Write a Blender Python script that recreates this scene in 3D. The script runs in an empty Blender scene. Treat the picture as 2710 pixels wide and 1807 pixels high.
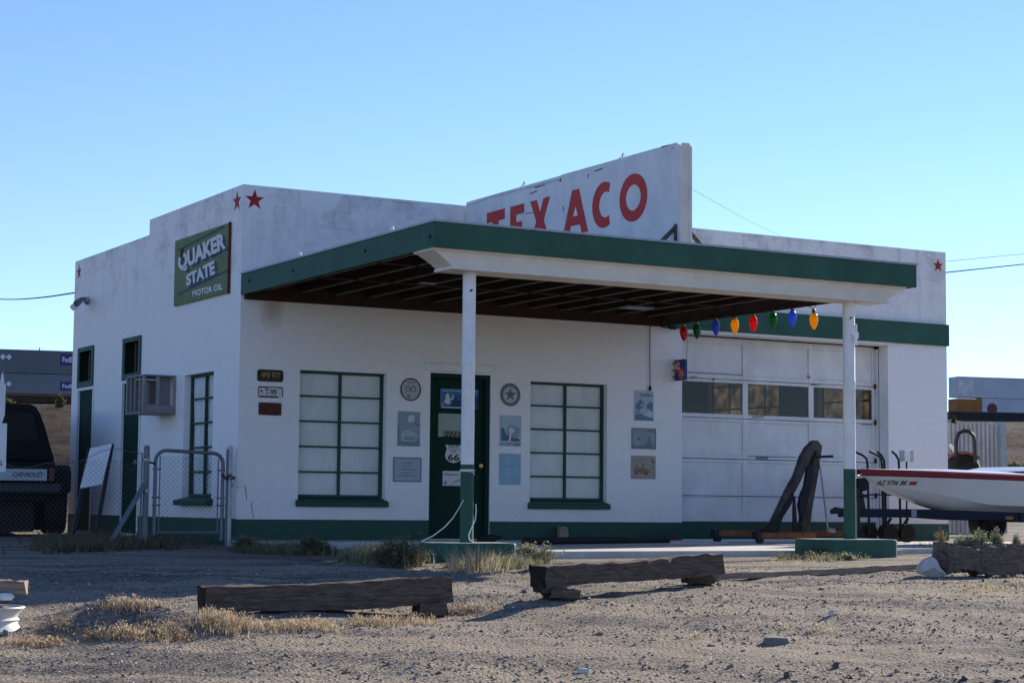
import bpy, bmesh, math, random
import numpy as np
from mathutils import Vector, Matrix
random.seed(7); rng = np.random.default_rng(7)
S = bpy.context.scene
R = math.radians

# ------------------------------------------------------------------ camera, sky, sun, exposure
CAM = np.array([-8.4447, -21.4826, 0.4371]); FPX = 5045.14; PCX, PCY = 1355.0, 903.0
YAW, PITCH, ROLL = 0.5168, 0.0865, 0.0091
def cam_axes():
    cy, sy, cp, sp, cr, sr = math.cos(YAW), math.sin(YAW), math.cos(PITCH), math.sin(PITCH), math.cos(ROLL), math.sin(ROLL)
    f = np.array([sy*cp, cy*cp, sp]); r = np.array([cy, -sy, 0.0]); u = np.cross(r, f)
    return r*cr + u*sr, -r*sr + u*cr, f
AR, AU, AF = cam_axes()
cam = bpy.data.objects.new("Camera", bpy.data.cameras.new("Camera")); S.collection.objects.link(cam)
cam.data.sensor_width = 36.0; cam.data.lens = FPX/2710*36.0
cam.data.clip_start = 0.1; cam.data.clip_end = 6000
cam.matrix_world = Matrix(((AR[0], AU[0], -AF[0], CAM[0]), (AR[1], AU[1], -AF[1], CAM[1]), (AR[2], AU[2], -AF[2], CAM[2]), (0, 0, 0, 1)))
S.camera = cam
SUN_AZ = R(67.0)      # from +y (into the picture) towards +x
SUN_EL = R(22.0)
w = bpy.data.worlds.new("World"); S.world = w; w.use_nodes = True
nt = w.node_tree; bg = nt.nodes["Background"]
sky = nt.nodes.new("ShaderNodeTexSky"); sky.sky_type = 'NISHITA'; sky.sun_disc = False
sky.sun_elevation = SUN_EL; sky.sun_rotation = SUN_AZ; sky.air_density = 0.85; sky.dust_density = 0.0; sky.ozone_density = 2.0; sky.altitude = 150
hs = nt.nodes.new("ShaderNodeMix"); hs.data_type = 'RGBA'; hs.blend_type = 'MULTIPLY'; hs.inputs[0].default_value = 1.0; hs.inputs[7].default_value = (.80, .87, 1.12, 1)
nt.links.new(sky.outputs[0], hs.inputs[6]); nt.links.new(hs.outputs[2], bg.inputs[0]); bg.inputs[1].default_value = 0.094
sl = bpy.data.lights.new("Sun", 'SUN'); sl.energy = 5.0; sl.angle = R(0.53); sl.color = (1.0, 0.92, 0.81)
so = bpy.data.objects.new("Sun", sl); S.collection.objects.link(so)
sd = Vector((math.sin(SUN_AZ)*math.cos(SUN_EL), math.cos(SUN_AZ)*math.cos(SUN_EL), math.sin(SUN_EL)))
so.rotation_euler = sd.to_track_quat('Z', 'Y').to_euler(); so.location = sd*60
S.view_settings.view_transform = 'Standard'; S.view_settings.look = 'None'; S.view_settings.gamma = 1.0
S.view_settings.use_curve_mapping = False
S.view_settings.exposure = 0.97
S.cycles.max_bounces = 8

# ------------------------------------------------------------------ measuring: a point of the photograph -> a place in the world
FW = np.array([math.sin(YAW), math.cos(YAW)]); RW = np.array([math.cos(YAW), -math.sin(YAW)])
def ray(u, v):
    return AR*((u-PCX)/FPX) - AU*((v-PCY)/FPX) + AF
def hit_y(uv, y):                     # on a plane parallel to the front wall
    d = ray(*uv); k = (y-CAM[1])/d[1]; p = CAM + d*k; return p
def hit_x(uv, x):                     # on a plane parallel to the side wall
    d = ray(*uv); k = (x-CAM[0])/d[0]; return CAM + d*k
def hit_z(uv, z):
    d = ray(*uv); k = (z-CAM[2])/d[2]; return CAM + d*k
def at(uv, depth):
    d = ray(*uv); return CAM + d*(depth/(d[0]*FW[0]+d[1]*FW[1]))
D_ = lambda x, y: (x*1.15221, y*1.15242)
def zm(x0, y0, k): return lambda x, y: (x0+x*k, y0+y*k)
z1 = zm(0, 880, .39548); z2 = zm(150, 450, .31879); z3 = zm(600, 900, .38265); z4 = zm(1100, 900, .38272)
z5 = zm(1700, 850, .41445); z6 = zm(2160, 900, .38274); z7 = zm(600, 350, .3507); z8 = zm(1200, 350, .3507)
a1 = zm(1800, 550, .3869); a2 = zm(0, 1400, .38265); a3 = zm(900, 1400, .38265); a4 = zm(1800, 1400, .3869)
a5 = zm(0, 900, .35088); a6 = zm(1020, 960, .22961); a7 = zm(1640, 940, .22962); a8 = zm(650, 950, .10842)

# ------------------------------------------------------------------ materials
def mat(name, col, rough=0.8, metal=0.0, var=0.0, vscale=6.0, bump=0.0, bscale=40.0, col2=None, spec=0.3, stretch=None, detail=6.0):
    m = bpy.data.materials.new(name); m.use_nodes = True; n = m.node_tree.nodes; L = m.node_tree.links
    b = n["Principled BSDF"]; b.inputs["Roughness"].default_value = rough; b.inputs["Metallic"].default_value = metal
    b.inputs["Specular IOR Level"].default_value = spec
    b.inputs["Base Color"].default_value = (*col, 1)
    tc = n.new("ShaderNodeTexCoord"); src = tc.outputs["Object"]
    if stretch:
        mp = n.new("ShaderNodeMapping"); mp.inputs["Scale"].default_value = stretch; L.new(src, mp.inputs[0]); src = mp.outputs[0]
    if var > 0 or col2:
        t = n.new("ShaderNodeTexNoise"); t.inputs["Scale"].default_value = vscale; t.inputs["Detail"].default_value = detail; t.inputs["Roughness"].default_value = 0.65
        L.new(src, t.inputs["Vector"])
        r = n.new("ShaderNodeValToRGB"); r.color_ramp.elements[0].position = 0.32; r.color_ramp.elements[1].position = 0.68
        c2 = col2 if col2 else tuple(c*(1-var) for c in col)
        r.color_ramp.elements[0].color = (*c2, 1); r.color_ramp.elements[1].color = (*[min(1, c*(1+(0 if col2 else var*.6))) for c in col], 1)
        L.new(t.outputs["Fac"], r.inputs[0]); L.new(r.outputs[0], b.inputs["Base Color"])
    if bump > 0:
        t2 = n.new("ShaderNodeTexNoise"); t2.inputs["Scale"].default_value = bscale; t2.inputs["Detail"].default_value = 8; L.new(src, t2.inputs["Vector"])
        bp = n.new("ShaderNodeBump"); bp.inputs["Strength"].default_value = bump; bp.inputs["Distance"].default_value = 0.02
        L.new(t2.outputs["Fac"], bp.inputs["Height"]); L.new(bp.outputs[0], b.inputs["Normal"])
    return m

def wall_material():
    m = bpy.data.materials.new("painted_block"); m.use_nodes = True; n = m.node_tree.nodes; L = m.node_tree.links
    b = n["Principled BSDF"]; b.inputs["Roughness"].default_value = 0.75; b.inputs["Specular IOR Level"].default_value = 0.25
    tc = n.new("ShaderNodeTexCoord"); sp = n.new("ShaderNodeSeparateXYZ"); L.new(tc.outputs["Object"], sp.inputs[0])
    add = n.new("ShaderNodeMath"); add.operation = 'ADD'; L.new(sp.outputs[0], add.inputs[0]); L.new(sp.outputs[1], add.inputs[1])
    cb = n.new("ShaderNodeCombineXYZ"); L.new(add.outputs[0], cb.inputs[0]); L.new(sp.outputs[2], cb.inputs[1])
    br = n.new("ShaderNodeTexBrick"); br.inputs["Scale"].default_value = 1.0; br.inputs["Brick Width"].default_value = 0.405; br.inputs["Row Height"].default_value = 0.203
    br.inputs["Mortar Size"].default_value = 0.006; br.inputs["Mortar Smooth"].default_value = 0.6
    br.inputs["Color1"].default_value = (1, 1, 1, 1); br.inputs["Color2"].default_value = (.68, .64, .64, 1); br.inputs["Mortar"].default_value = (.0, .0, .0, 1)
    L.new(cb.outputs[0], br.inputs["Vector"])
    # wear: blotches where old paint shows through, stronger near the parapet (weathered top courses)
    n1 = n.new("ShaderNodeTexNoise"); n1.inputs["Scale"].default_value = 1.7; n1.inputs["Detail"].default_value = 9; n1.inputs["Roughness"].default_value = .72; L.new(tc.outputs["Object"], n1.inputs["Vector"])
    mp = n.new("ShaderNodeMapping"); mp.inputs["Scale"].default_value = (5, 5, .7); L.new(tc.outputs["Object"], mp.inputs[0])
    n2 = n.new("ShaderNodeTexNoise"); n2.inputs["Scale"].default_value = 1.0; n2.inputs["Detail"].default_value = 6; L.new(mp.outputs[0], n2.inputs["Vector"])
    hz = n.new("ShaderNodeMapRange"); hz.inputs[1].default_value = 2.9; hz.inputs[2].default_value = 4.3; hz.inputs[3].default_value = 0.05; hz.inputs[4].default_value = 1.0; L.new(sp.outputs[2], hz.inputs[0])
    r1 = n.new("ShaderNodeValToRGB"); r1.color_ramp.elements[0].position = .47; r1.color_ramp.elements[1].position = .72; L.new(n1.outputs["Fac"], r1.inputs[0])
    r2 = n.new("ShaderNodeValToRGB"); r2.color_ramp.elements[0].position = .56; r2.color_ramp.elements[1].position = .85; L.new(n2.outputs["Fac"], r2.inputs[0])
    mx = n.new("ShaderNodeMath"); mx.operation = 'MAXIMUM'; L.new(r1.outputs[0], mx.inputs[0]); L.new(r2.outputs[0], mx.inputs[1])
    ml = n.new("ShaderNodeMath"); ml.operation = 'MULTIPLY'; L.new(mx.outputs[0], ml.inputs[0]); L.new(hz.outputs[0], ml.inputs[1])
    m1 = n.new("ShaderNodeMix"); m1.data_type = 'RGBA'; m1.inputs[6].default_value = (.80, .785, .765, 1); m1.inputs[7].default_value = (.53, .47, .455, 1); L.new(ml.outputs[0], m1.inputs[0])
    # per-block tint and faint joints
    m2 = n.new("ShaderNodeMix"); m2.data_type = 'RGBA'; m2.blend_type = 'MULTIPLY'; m2.inputs[0].default_value = .06; bk = n.new("ShaderNodeMath"); bk.operation = 'MULTIPLY_ADD'; bk.inputs[1].default_value = .8; bk.inputs[2].default_value = .05; L.new(ml.outputs[0], bk.inputs[0]); L.new(bk.outputs[0], m2.inputs[0]); L.new(m1.outputs[2], m2.inputs[6]); L.new(br.outputs["Color"], m2.inputs[7])
    n3 = n.new("ShaderNodeTexNoise"); n3.inputs["Scale"].default_value = 16; n3.inputs["Detail"].default_value = 8; L.new(tc.outputs["Object"], n3.inputs["Vector"])
    r3 = n.new("ShaderNodeValToRGB"); r3.color_ramp.elements[0].position = .25; r3.color_ramp.elements[0].color = (.84, .83, .82, 1); r3.color_ramp.elements[1].position = .55; L.new(n3.outputs["Fac"], r3.inputs[0])
    m3 = n.new("ShaderNodeMix"); m3.data_type = 'RGBA'; m3.blend_type = 'MULTIPLY'; m3.inputs[0].default_value = .45; L.new(m2.outputs[2], m3.inputs[6]); L.new(r3.outputs[0], m3.inputs[7])
    sx = n.new("ShaderNodeVectorMath"); sx.operation = 'SUBTRACT'; sx.inputs[1].default_value = (.42, 0, 2.80); L.new(tc.outputs["Object"], sx.inputs[0])
    sm = n.new("ShaderNodeMapping"); sm.inputs["Scale"].default_value = (5.2, 1, 3.6); L.new(sx.outputs[0], sm.inputs[0])
    sn = n.new("ShaderNodeVectorMath"); sn.operation = 'LENGTH'; L.new(sm.outputs[0], sn.inputs[0])
    sa = n.new("ShaderNodeMath"); sa.operation = 'MULTIPLY_ADD'; sa.inputs[1].default_value = 1.6; L.new(n2.outputs["Fac"], sa.inputs[0]); L.new(sn.outputs["Value"], sa.inputs[2])
    sr = n.new("ShaderNodeMapRange"); sr.inputs[1].default_value = 1.0; sr.inputs[2].default_value = 1.75; sr.inputs[3].default_value = .55; sr.inputs[4].default_value = 0; L.new(sa.outputs[0], sr.inputs[0])
    m4 = n.new("ShaderNodeMix"); m4.data_type = 'RGBA'; m4.inputs[7].default_value = (.36, .25, .16, 1); L.new(sr.outputs[0], m4.inputs[0]); L.new(m3.outputs[2], m4.inputs[6])
    # splashed dirt along the foot of the wall
    fd = n.new("ShaderNodeMapRange"); fd.inputs[1].default_value = .25; fd.inputs[2].default_value = .75; fd.inputs[3].default_value = .35; fd.inputs[4].default_value = 0; L.new(sp.outputs[2], fd.inputs[0])
    fm = n.new("ShaderNodeMath"); fm.operation = 'MULTIPLY'; L.new(fd.outputs[0], fm.inputs[0]); L.new(n1.outputs["Fac"], fm.inputs[1])
    m5 = n.new("ShaderNodeMix"); m5.data_type = 'RGBA'; m5.inputs[7].default_value = (.40, .35, .30, 1); L.new(fm.outputs[0], m5.inputs[0]); L.new(m4.outputs[2], m5.inputs[6])
    L.new(m5.outputs[2], b.inputs["Base Color"])
    bp = n.new("ShaderNodeBump"); bp.inputs["Strength"].default_value = .14; bp.inputs["Distance"].default_value = .005
    ad = n.new("ShaderNodeMath"); ad.operation = 'MULTIPLY_ADD'; ad.inputs[1].default_value = .5; L.new(n3.outputs["Fac"], ad.inputs[0]); L.new(br.outputs["Fac"], ad.inputs[2])
    inv = n.new("ShaderNodeMath"); inv.operation = 'SUBTRACT'; inv.inputs[0].default_value = 1; L.new(br.outputs["Fac"], inv.inputs[1]); L.new(inv.outputs[0], ad.inputs[2])
    L.new(ad.outputs[0], bp.inputs["Height"]); L.new(bp.outputs[0], b.inputs["Normal"])
    return m

def ground_material():
    m = bpy.data.materials.new("gravel_ground"); m.use_nodes = True; n = m.node_tree.nodes; L = m.node_tree.links
    b = n["Principled BSDF"]; b.inputs["Roughness"].default_value = 0.95; b.inputs["Specular IOR Level"].default_value = 0.1
    tc = n.new("ShaderNodeTexCoord")
    big = n.new("ShaderNodeTexNoise"); big.inputs["Scale"].default_value = .55; big.inputs["Detail"].default_value = 5; L.new(tc.outputs["Object"], big.inputs["Vector"])
    rb = n.new("ShaderNodeValToRGB"); rb.color_ramp.elements[0].position = .38; rb.color_ramp.elements[1].position = .62
    rb.color_ramp.elements[0].color = (.122, .108, .096, 1); rb.color_ramp.elements[1].color = (.222, .186, .148, 1); L.new(big.outputs["Fac"], rb.inputs[0])
    v = n.new("ShaderNodeTexVoronoi"); v.inputs["Scale"].default_value = 46; v.inputs["Randomness"].default_value = 1; L.new(tc.outputs["Object"], v.inputs["Vector"])
    v2 = n.new("ShaderNodeTexVoronoi"); v2.inputs["Scale"].default_value = 110; L.new(tc.outputs["Object"], v2.inputs["Vector"])
    hs = n.new("ShaderNodeSeparateColor"); L.new(v.outputs["Color"], hs.inputs[0])
    mr = n.new("ShaderNodeMapRange"); mr.inputs[3].default_value = .5; mr.inputs[4].default_value = 1.55; L.new(hs.outputs[0], mr.inputs[0])
    hs2 = n.new("ShaderNodeSeparateColor"); L.new(v2.outputs["Color"], hs2.inputs[0])
    mr2 = n.new("ShaderNodeMapRange"); mr2.inputs[3].default_value = .75; mr2.inputs[4].default_value = 1.25; L.new(hs2.outputs[1], mr2.inputs[0])
    mm = n.new("ShaderNodeMath"); mm.operation = 'MULTIPLY'; L.new(mr.outputs[0], mm.inputs[0]); L.new(mr2.outputs[0], mm.inputs[1])
    tm_ = n.new("ShaderNodeMapping"); tm_.vector_type = 'TEXTURE'; tm_.inputs["Rotation"].default_value = (0, 0, -YAW-.10); tm_.inputs["Scale"].default_value = (3.6, .42, 1); L.new(tc.outputs["Object"], tm_.inputs[0])
    tn = n.new("ShaderNodeTexNoise"); tn.inputs["Scale"].default_value = 1.0; tn.inputs["Detail"].default_value = 4; L.new(tm_.outputs[0], tn.inputs["Vector"])
    tr_ = n.new("ShaderNodeMapRange"); tr_.inputs[1].default_value = .46; tr_.inputs[2].default_value = .56; L.new(tn.outputs["Fac"], tr_.inputs[0])
    tcol = n.new("ShaderNodeMix"); tcol.data_type = 'RGBA'; tcol.inputs[7].default_value = (.285, .236, .178, 1); L.new(tr_.outputs[0], tcol.inputs[0]); L.new(rb.outputs[0], tcol.inputs[6])
    soft = n.new("ShaderNodeMix"); soft.inputs[3].default_value = 1.0; sf = n.new("ShaderNodeMath"); sf.operation = 'MULTIPLY'; sf.inputs[1].default_value = .6; L.new(tr_.outputs[0], sf.inputs[0]); L.new(sf.outputs[0], soft.inputs[0]); L.new(mm.outputs[0], soft.inputs[2])
    vm = n.new("ShaderNodeVectorMath"); vm.operation = 'SCALE'; L.new(tcol.outputs[2], vm.inputs[0]); L.new(soft.outputs[0], vm.inputs["Scale"])
    # embankment far behind the station: slope shade and lit ridges put into the brown
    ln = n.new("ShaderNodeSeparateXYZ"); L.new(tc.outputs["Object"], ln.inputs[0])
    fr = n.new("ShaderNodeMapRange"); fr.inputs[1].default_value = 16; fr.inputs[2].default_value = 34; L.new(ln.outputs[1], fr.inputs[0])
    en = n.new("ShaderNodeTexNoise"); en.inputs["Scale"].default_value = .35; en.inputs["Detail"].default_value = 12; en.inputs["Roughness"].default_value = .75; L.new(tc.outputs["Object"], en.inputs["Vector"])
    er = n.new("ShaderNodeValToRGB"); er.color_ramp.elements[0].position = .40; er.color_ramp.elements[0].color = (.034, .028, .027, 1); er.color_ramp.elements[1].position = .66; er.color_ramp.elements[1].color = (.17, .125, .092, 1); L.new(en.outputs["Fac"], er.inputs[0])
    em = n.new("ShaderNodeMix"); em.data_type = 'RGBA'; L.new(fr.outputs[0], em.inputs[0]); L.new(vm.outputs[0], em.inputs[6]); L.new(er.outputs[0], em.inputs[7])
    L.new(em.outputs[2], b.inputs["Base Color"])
    ns = n.new("ShaderNodeTexNoise"); ns.inputs["Scale"].default_value = 30; ns.inputs["Detail"].default_value = 10; ns.inputs["Roughness"].default_value = .7; L.new(tc.outputs["Object"], ns.inputs["Vector"])
    a = n.new("ShaderNodeMath"); a.operation = 'SUBTRACT'; L.new(ns.outputs["Fac"], a.inputs[0]); L.new(v.outputs["Distance"], a.inputs[1])
    bp = n.new("ShaderNodeBump"); bp.inputs["Strength"].default_value = 1.0; bp.inputs["Distance"].default_value = .020; L.new(a.outputs[0], bp.inputs["Height"])
    eh = n.new("ShaderNodeMath"); eh.operation = 'MULTIPLY'; L.new(en.outputs["Fac"], eh.inputs[0]); L.new(fr.outputs[0], eh.inputs[1])
    bp2 = n.new("ShaderNodeBump"); bp2.inputs["Strength"].default_value = 1.0; bp2.inputs["Distance"].default_value = 2.2; L.new(eh.outputs[0], bp2.inputs["Height"]); L.new(bp.outputs[0], bp2.inputs["Normal"])
    L.new(bp2.outputs[0], b.inputs["Normal"])
    return m

def wood_material(name, c1, c2):
    m = bpy.data.materials.new(name); m.use_nodes = True; n = m.node_tree.nodes; L = m.node_tree.links
    b = n["Principled BSDF"]; b.inputs["Roughness"].default_value = .9; b.inputs["Specular IOR Level"].default_value = .15
    tc = n.new("ShaderNodeTexCoord"); mp = n.new("ShaderNodeMapping"); mp.inputs["Scale"].default_value = (3.0, 26, 26); L.new(tc.outputs["Object"], mp.inputs[0])
    t = n.new("ShaderNodeTexNoise"); t.inputs["Scale"].default_value = 2.2; t.inputs["Detail"].default_value = 8; t.inputs["Roughness"].default_value = .7; t.inputs["Distortion"].default_value = .6; L.new(mp.outputs[0], t.inputs["Vector"])
    r = n.new("ShaderNodeValToRGB"); r.color_ramp.elements[0].position = .33; r.color_ramp.elements[1].position = .7; r.color_ramp.elements[0].color = (*c1, 1); r.color_ramp.elements[1].color = (*c2, 1)
    L.new(t.outputs["Fac"], r.inputs[0]); L.new(r.outputs[0], b.inputs["Base Color"])
    bp = n.new("ShaderNodeBump"); bp.inputs["Strength"].default_value = .8; bp.inputs["Distance"].default_value = .012; L.new(t.outputs["Fac"], bp.inputs["Height"]); L.new(bp.outputs[0], b.inputs["Normal"])
    return m

def glass(name, tint=(.9, .95, .95), rough=.02):
    m = bpy.data.materials.new(name); m.use_nodes = True; n = m.node_tree.nodes; L = m.node_tree.links
    n.remove(n["Principled BSDF"]); out = n["Material Output"]
    tr = n.new("ShaderNodeBsdfTransparent"); tr.inputs[0].default_value = (*tint, 1)
    gl = n.new("ShaderNodeBsdfGlossy"); gl.inputs["Roughness"].default_value = rough
    fr = n.new("ShaderNodeFresnel"); fr.inputs[0].default_value = 1.33
    mx = n.new("ShaderNodeMixShader"); L.new(fr.outputs[0], mx.inputs[0]); L.new(tr.outputs[0], mx.inputs[1]); L.new(gl.outputs[0], mx.inputs[2]); L.new(mx.outputs[0], out.inputs[0])
    return m

def bulb_material(name, col):
    m = bpy.data.materials.new(name); m.use_nodes = True; b = m.node_tree.nodes["Principled BSDF"]
    n = m.node_tree.nodes; L = m.node_tree.links
    b.inputs["Base Color"].default_value = (*col, 1); b.inputs["Roughness"].default_value = .10; b.inputs["Coat Weight"].default_value = .6
    tr = n.new("ShaderNodeBsdfTranslucent"); tr.inputs[0].default_value = (*col, 1); mx = n.new("ShaderNodeMixShader"); mx.inputs[0].default_value = .6
    L.new(b.outputs[0], mx.inputs[1]); L.new(tr.outputs[0], mx.inputs[2]); L.new(mx.outputs[0], n["Material Output"].inputs[0])
    return m

M = dict(
 wall=wall_material(), ground=ground_material(),
 white=mat("white_paint", (.76, .755, .745), .6, var=.10, vscale=5, bump=.08, bscale=30),
 dirty_white=mat("weathered_white_paint", (.76, .755, .74), .7, col2=(.60, .59, .58), vscale=3.4, bump=.1, bscale=18, stretch=(1, 1, .6), detail=12),
 cream=mat("cream_paint", (.72, .66, .56), .6, var=.10, vscale=4, bump=.05),
 green=mat("green_paint", (.032, .108, .070), .65, col2=(.022, .074, .052), vscale=2.6, bump=.12, bscale=60, detail=9),
 shaded_green=mat("shaded_green_paint", (.015, .064, .044), .55, var=.22, vscale=9, bump=.1, bscale=50, detail=9),  # the green darkened to carry the canopy's shade on the base
 trim=mat("green_window_paint", (.016, .055, .040), .5, var=.15, vscale=20),
 red=mat("red_paint", (.52, .050, .045), .65, var=.15, vscale=9),
 starred=mat("star_red_paint", (.34, .018, .018), .6, var=.1, vscale=30),
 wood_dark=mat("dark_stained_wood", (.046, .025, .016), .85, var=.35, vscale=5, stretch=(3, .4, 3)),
 tie=wood_material("weathered_tie_wood", (.046, .034, .027), (.185, .140, .108)),
 endgrain=mat("dark_end_grain", (.020, .015, .013), .95, var=.3, vscale=30, bump=.4, bscale=60),
 grey_wood=wood_material("bleached_wood", (.16, .12, .09), (.40, .31, .23)),
 concrete=mat("concrete", (.50, .465, .425), .9, var=.22, vscale=3, bump=.3, bscale=30, detail=9),
 steel=mat("galvanised_steel", (.33, .35, .37), .45, metal=.6, var=.15, vscale=14),
 rail=mat("dull_grey_pipe", (.16, .17, .19), .5, metal=.4, var=.2, vscale=20),
 wire=mat("fence_wire", (.12, .125, .13), .6, metal=.3),
 black=mat("black_rubber", (.012, .012, .013), .7),
 blackmetal=mat("black_metal", (.018, .019, .022), .45, metal=.2),
 cable=mat("black_cable", (.02, .02, .024), 1.0, spec=0.0),
 pane=mat("curtained_pane", (.45, .53, .57), .06, col2=(.36, .43, .46), vscale=1.5, spec=.5, stretch=(2.2, 2.2, .8)),
 log_wood=wood_material("split_log_wood", (.055, .042, .034), (.27, .205, .15)),
 curtain=mat("paper_blind", (.80, .85, .86), .85, col2=(.62, .66, .67), vscale=2.0, stretch=(1.6, 1.6, .7)),
 window_glass=glass("window_glass", (.97, .98, .98)),
 door=mat("door_dark_green", (.009, .034, .025), .7, var=.2, vscale=12, spec=.1),
 dpane=mat("door_pane", (.16, .25, .21), .12, var=.08, vscale=2, spec=.5),
 dark=mat("dark_opening", (.010, .011, .012), .6),
 clear=glass("dusty_glass", (.80, .80, .78)),
 rust=mat("rust", (.115, .035, .020), .85, col2=(.06, .022, .016), vscale=14, bump=.15),
 orange_rust=mat("worn_orange_paint", (.30, .10, .035), .7, col2=(.12, .05, .03), vscale=18),
)
def flat(name, c, rough=.6, var=.05): return mat(name, c, rough, var=var, vscale=25)

# ------------------------------------------------------------------ mesh builder
class MB:
    def __init__(s): s.v = []; s.f = []; s.mi = []; s.m = 0; s.T = None
    def add(s, vs, fs):
        o = len(s.v)
        if s.T is not None: vs = [tuple(s.T @ Vector(p)) for p in vs]
        s.v += [tuple(map(float, p)) for p in vs]; s.f += [tuple(i+o for i in f) for f in fs]; s.mi += [s.m]*len(fs); return s
    def box(s, x0, y0, z0, x1, y1, z1):
        x0, x1 = sorted((x0, x1)); y0, y1 = sorted((y0, y1)); z0, z1 = sorted((z0, z1))
        return s.add([(x0,y0,z0),(x1,y0,z0),(x1,y1,z0),(x0,y1,z0),(x0,y0,z1),(x1,y0,z1),(x1,y1,z1),(x0,y1,z1)],
                     [(0,3,2,1),(4,5,6,7),(0,1,5,4),(1,2,6,5),(2,3,7,6),(3,0,4,7)])
    def hexa(s, P): return s.add(P, [(0,3,2,1),(4,5,6,7),(0,1,5,4),(1,2,6,5),(2,3,7,6),(3,0,4,7)])
    def bar(s, p0, p1, wd, ht, up=(0,0,1)):
        p0, p1 = Vector(p0), Vector(p1); d = (p1-p0).normalized(); r = d.cross(Vector(up)).normalized(); u = r.cross(d)
        P = []
        for p in (p0, p1):
            for a, b in ((-1,-1),(1,-1),(1,1),(-1,1)): P.append(p + r*(a*wd/2) + u*(b*ht/2))
        return s.add(P, [(0,1,2,3),(7,6,5,4),(0,4,5,1),(1,5,6,2),(2,6,7,3),(3,7,4,0)])
    def tube(s, pts, r, n=8, caps=True):
        pts = [Vector(p) for p in pts]; rs = r if isinstance(r, (list, tuple)) else [r]*len(pts)
        V = []; F = []; prev = None
        for i, p in enumerate(pts):
            d = (pts[min(i+1, len(pts)-1)] - pts[max(i-1, 0)]).normalized()
            if prev is None:
                a = Vector((0,0,1)) if abs(d.z) < .9 else Vector((1,0,0)); x = d.cross(a).normalized()
            else: x = (prev - d*prev.dot(d)).normalized()
            prev = x; y = d.cross(x)
            for k in range(n):
                t = 2*math.pi*k/n; V.append(p + (x*math.cos(t)+y*math.sin(t))*rs[i])
        for i in range(len(pts)-1):
            for k in range(n): F.append((i*n+k, i*n+(k+1)%n, (i+1)*n+(k+1)%n, (i+1)*n+k))
        if caps: F.append(tuple(range(n))[::-1]); F.append(tuple(range((len(pts)-1)*n, len(pts)*n)))
        return s.add(V, F)
    def lathe(s, prof, c=(0,0,0), axis='z', n=24, a0=0, a1=2*math.pi):
        full = abs(a1-a0-2*math.pi) < 1e-6; N = n if full else n+1; V = []; F = []
        for i in range(N):
            t = a0+(a1-a0)*i/n; ct, st = math.cos(t), math.sin(t)
            for r, h in prof:
                q = {'z': (r*ct, r*st, h), 'y': (r*ct, h, r*st), 'x': (h, r*ct, r*st)}[axis]
                V.append((c[0]+q[0], c[1]+q[1], c[2]+q[2]))
        k = len(prof)
        for i in range(n):
            j = (i+1) % N
            for q in range(k-1):
                F.append((i*k+q, j*k+q, j*k+q+1, i*k+q+1))
        return s.add(V, F)
    def plate(s, O, U, V, pts, th, holes=None):     # flat outline on plane (O,U,V), thickness th along U x V
        O, U, V = Vector(O), Vector(U), Vector(V); N = U.cross(V).normalized()
        n = len(pts); P = [O+U*a+V*b for a, b in pts] + [O+U*a+V*b+N*th for a, b in pts]
        F = [tuple(range(n))[::-1], tuple(range(n, 2*n))] + [(i, (i+1) % n, n+(i+1) % n, n+i) for i in range(n)]
        return s.add(P, F)
    def ring(s, O, U, V, ro, ri, th, n=32, sx=1.0):
        O, U, V = Vector(O), Vector(U), Vector(V); N = U.cross(V).normalized(); P = []; F = []
        for h in (0, th):
            for rr in (ri, ro):
                for k in range(n):
                    t = 2*math.pi*k/n; P.append(O+U*(rr*math.cos(t)*sx)+V*(rr*math.sin(t))+N*h)
        for k in range(n):
            j = (k+1) % n
            F += [(2*n+k, 3*n+k, 3*n+j, 2*n+j), (n+k, n+j, 3*n+j, 3*n+k), (k, 2*n+k, 2*n+j, j), (k, j, n+j, n+k)]
        return s.add(P, F)
    def text(s, txt, O, U, V, width=None, height=None, th=.003, bold=0.0, shear=0.0, align='L'):
        c = bpy.data.curves.new("t", 'FONT'); c.body = txt; c.offset = bold; c.shear = shear; c.resolution_u = 3; c.extrude = 0
        ob = bpy.data.objects.new("t", c); S.collection.objects.link(ob)
        me = bpy.data.meshes.new_from_object(ob.evaluated_get(bpy.context.evaluated_depsgraph_get()))
        vs = np.array([v.co[:2] for v in me.vertices]); fs = [tuple(p.vertices) for p in me.polygons]
        bpy.data.objects.remove(ob); bpy.data.curves.remove(c); bpy.data.meshes.remove(me)
        if len(vs) == 0: return s
        mn, mx = vs.min(0), vs.max(0); sz = mx-mn
        kx = width/sz[0] if width else height/sz[1]; ky = height/sz[1] if height else kx
        O, U, V = Vector(O), Vector(U).normalized(), Vector(V).normalized(); N = U.cross(V).normalized()
        off = 0 if align == 'L' else -sz[0]*kx/2
        q = (vs-mn)*[kx, ky]
        return s.add([O+U*(a+off)+V*b+N*th for a, b in q], fs)
    def build(s, name, mats, parent=None, smooth=False, bevel=0.0, seg=2, loc=None):
        me = bpy.data.meshes.new(name)
        mats = mats if isinstance(mats, (list, tuple)) else [mats]
        L = Vector(loc) if loc is not None else (parent_world(parent) if parent is not None else Vector((0, 0, 0)))
        me.from_pydata([tuple(Vector(p)) for p in s.v], [], s.f)
        for m in mats: me.materials.append(m if not isinstance(m, str) else M[m])
        if len(mats) > 1: me.polygons.foreach_set("material_index", s.mi)
        if smooth: me.polygons.foreach_set("use_smooth", [True]*len(me.polygons))
        me.update()
        o = bpy.data.objects.new(name, me); S.collection.objects.link(o)
        if parent is not None:
            o.parent = parent; o.location = -L       # vertices are given in world coordinates
        if smooth:
            es = o.modifiers.new("es", 'EDGE_SPLIT'); es.split_angle = R(42)
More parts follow.
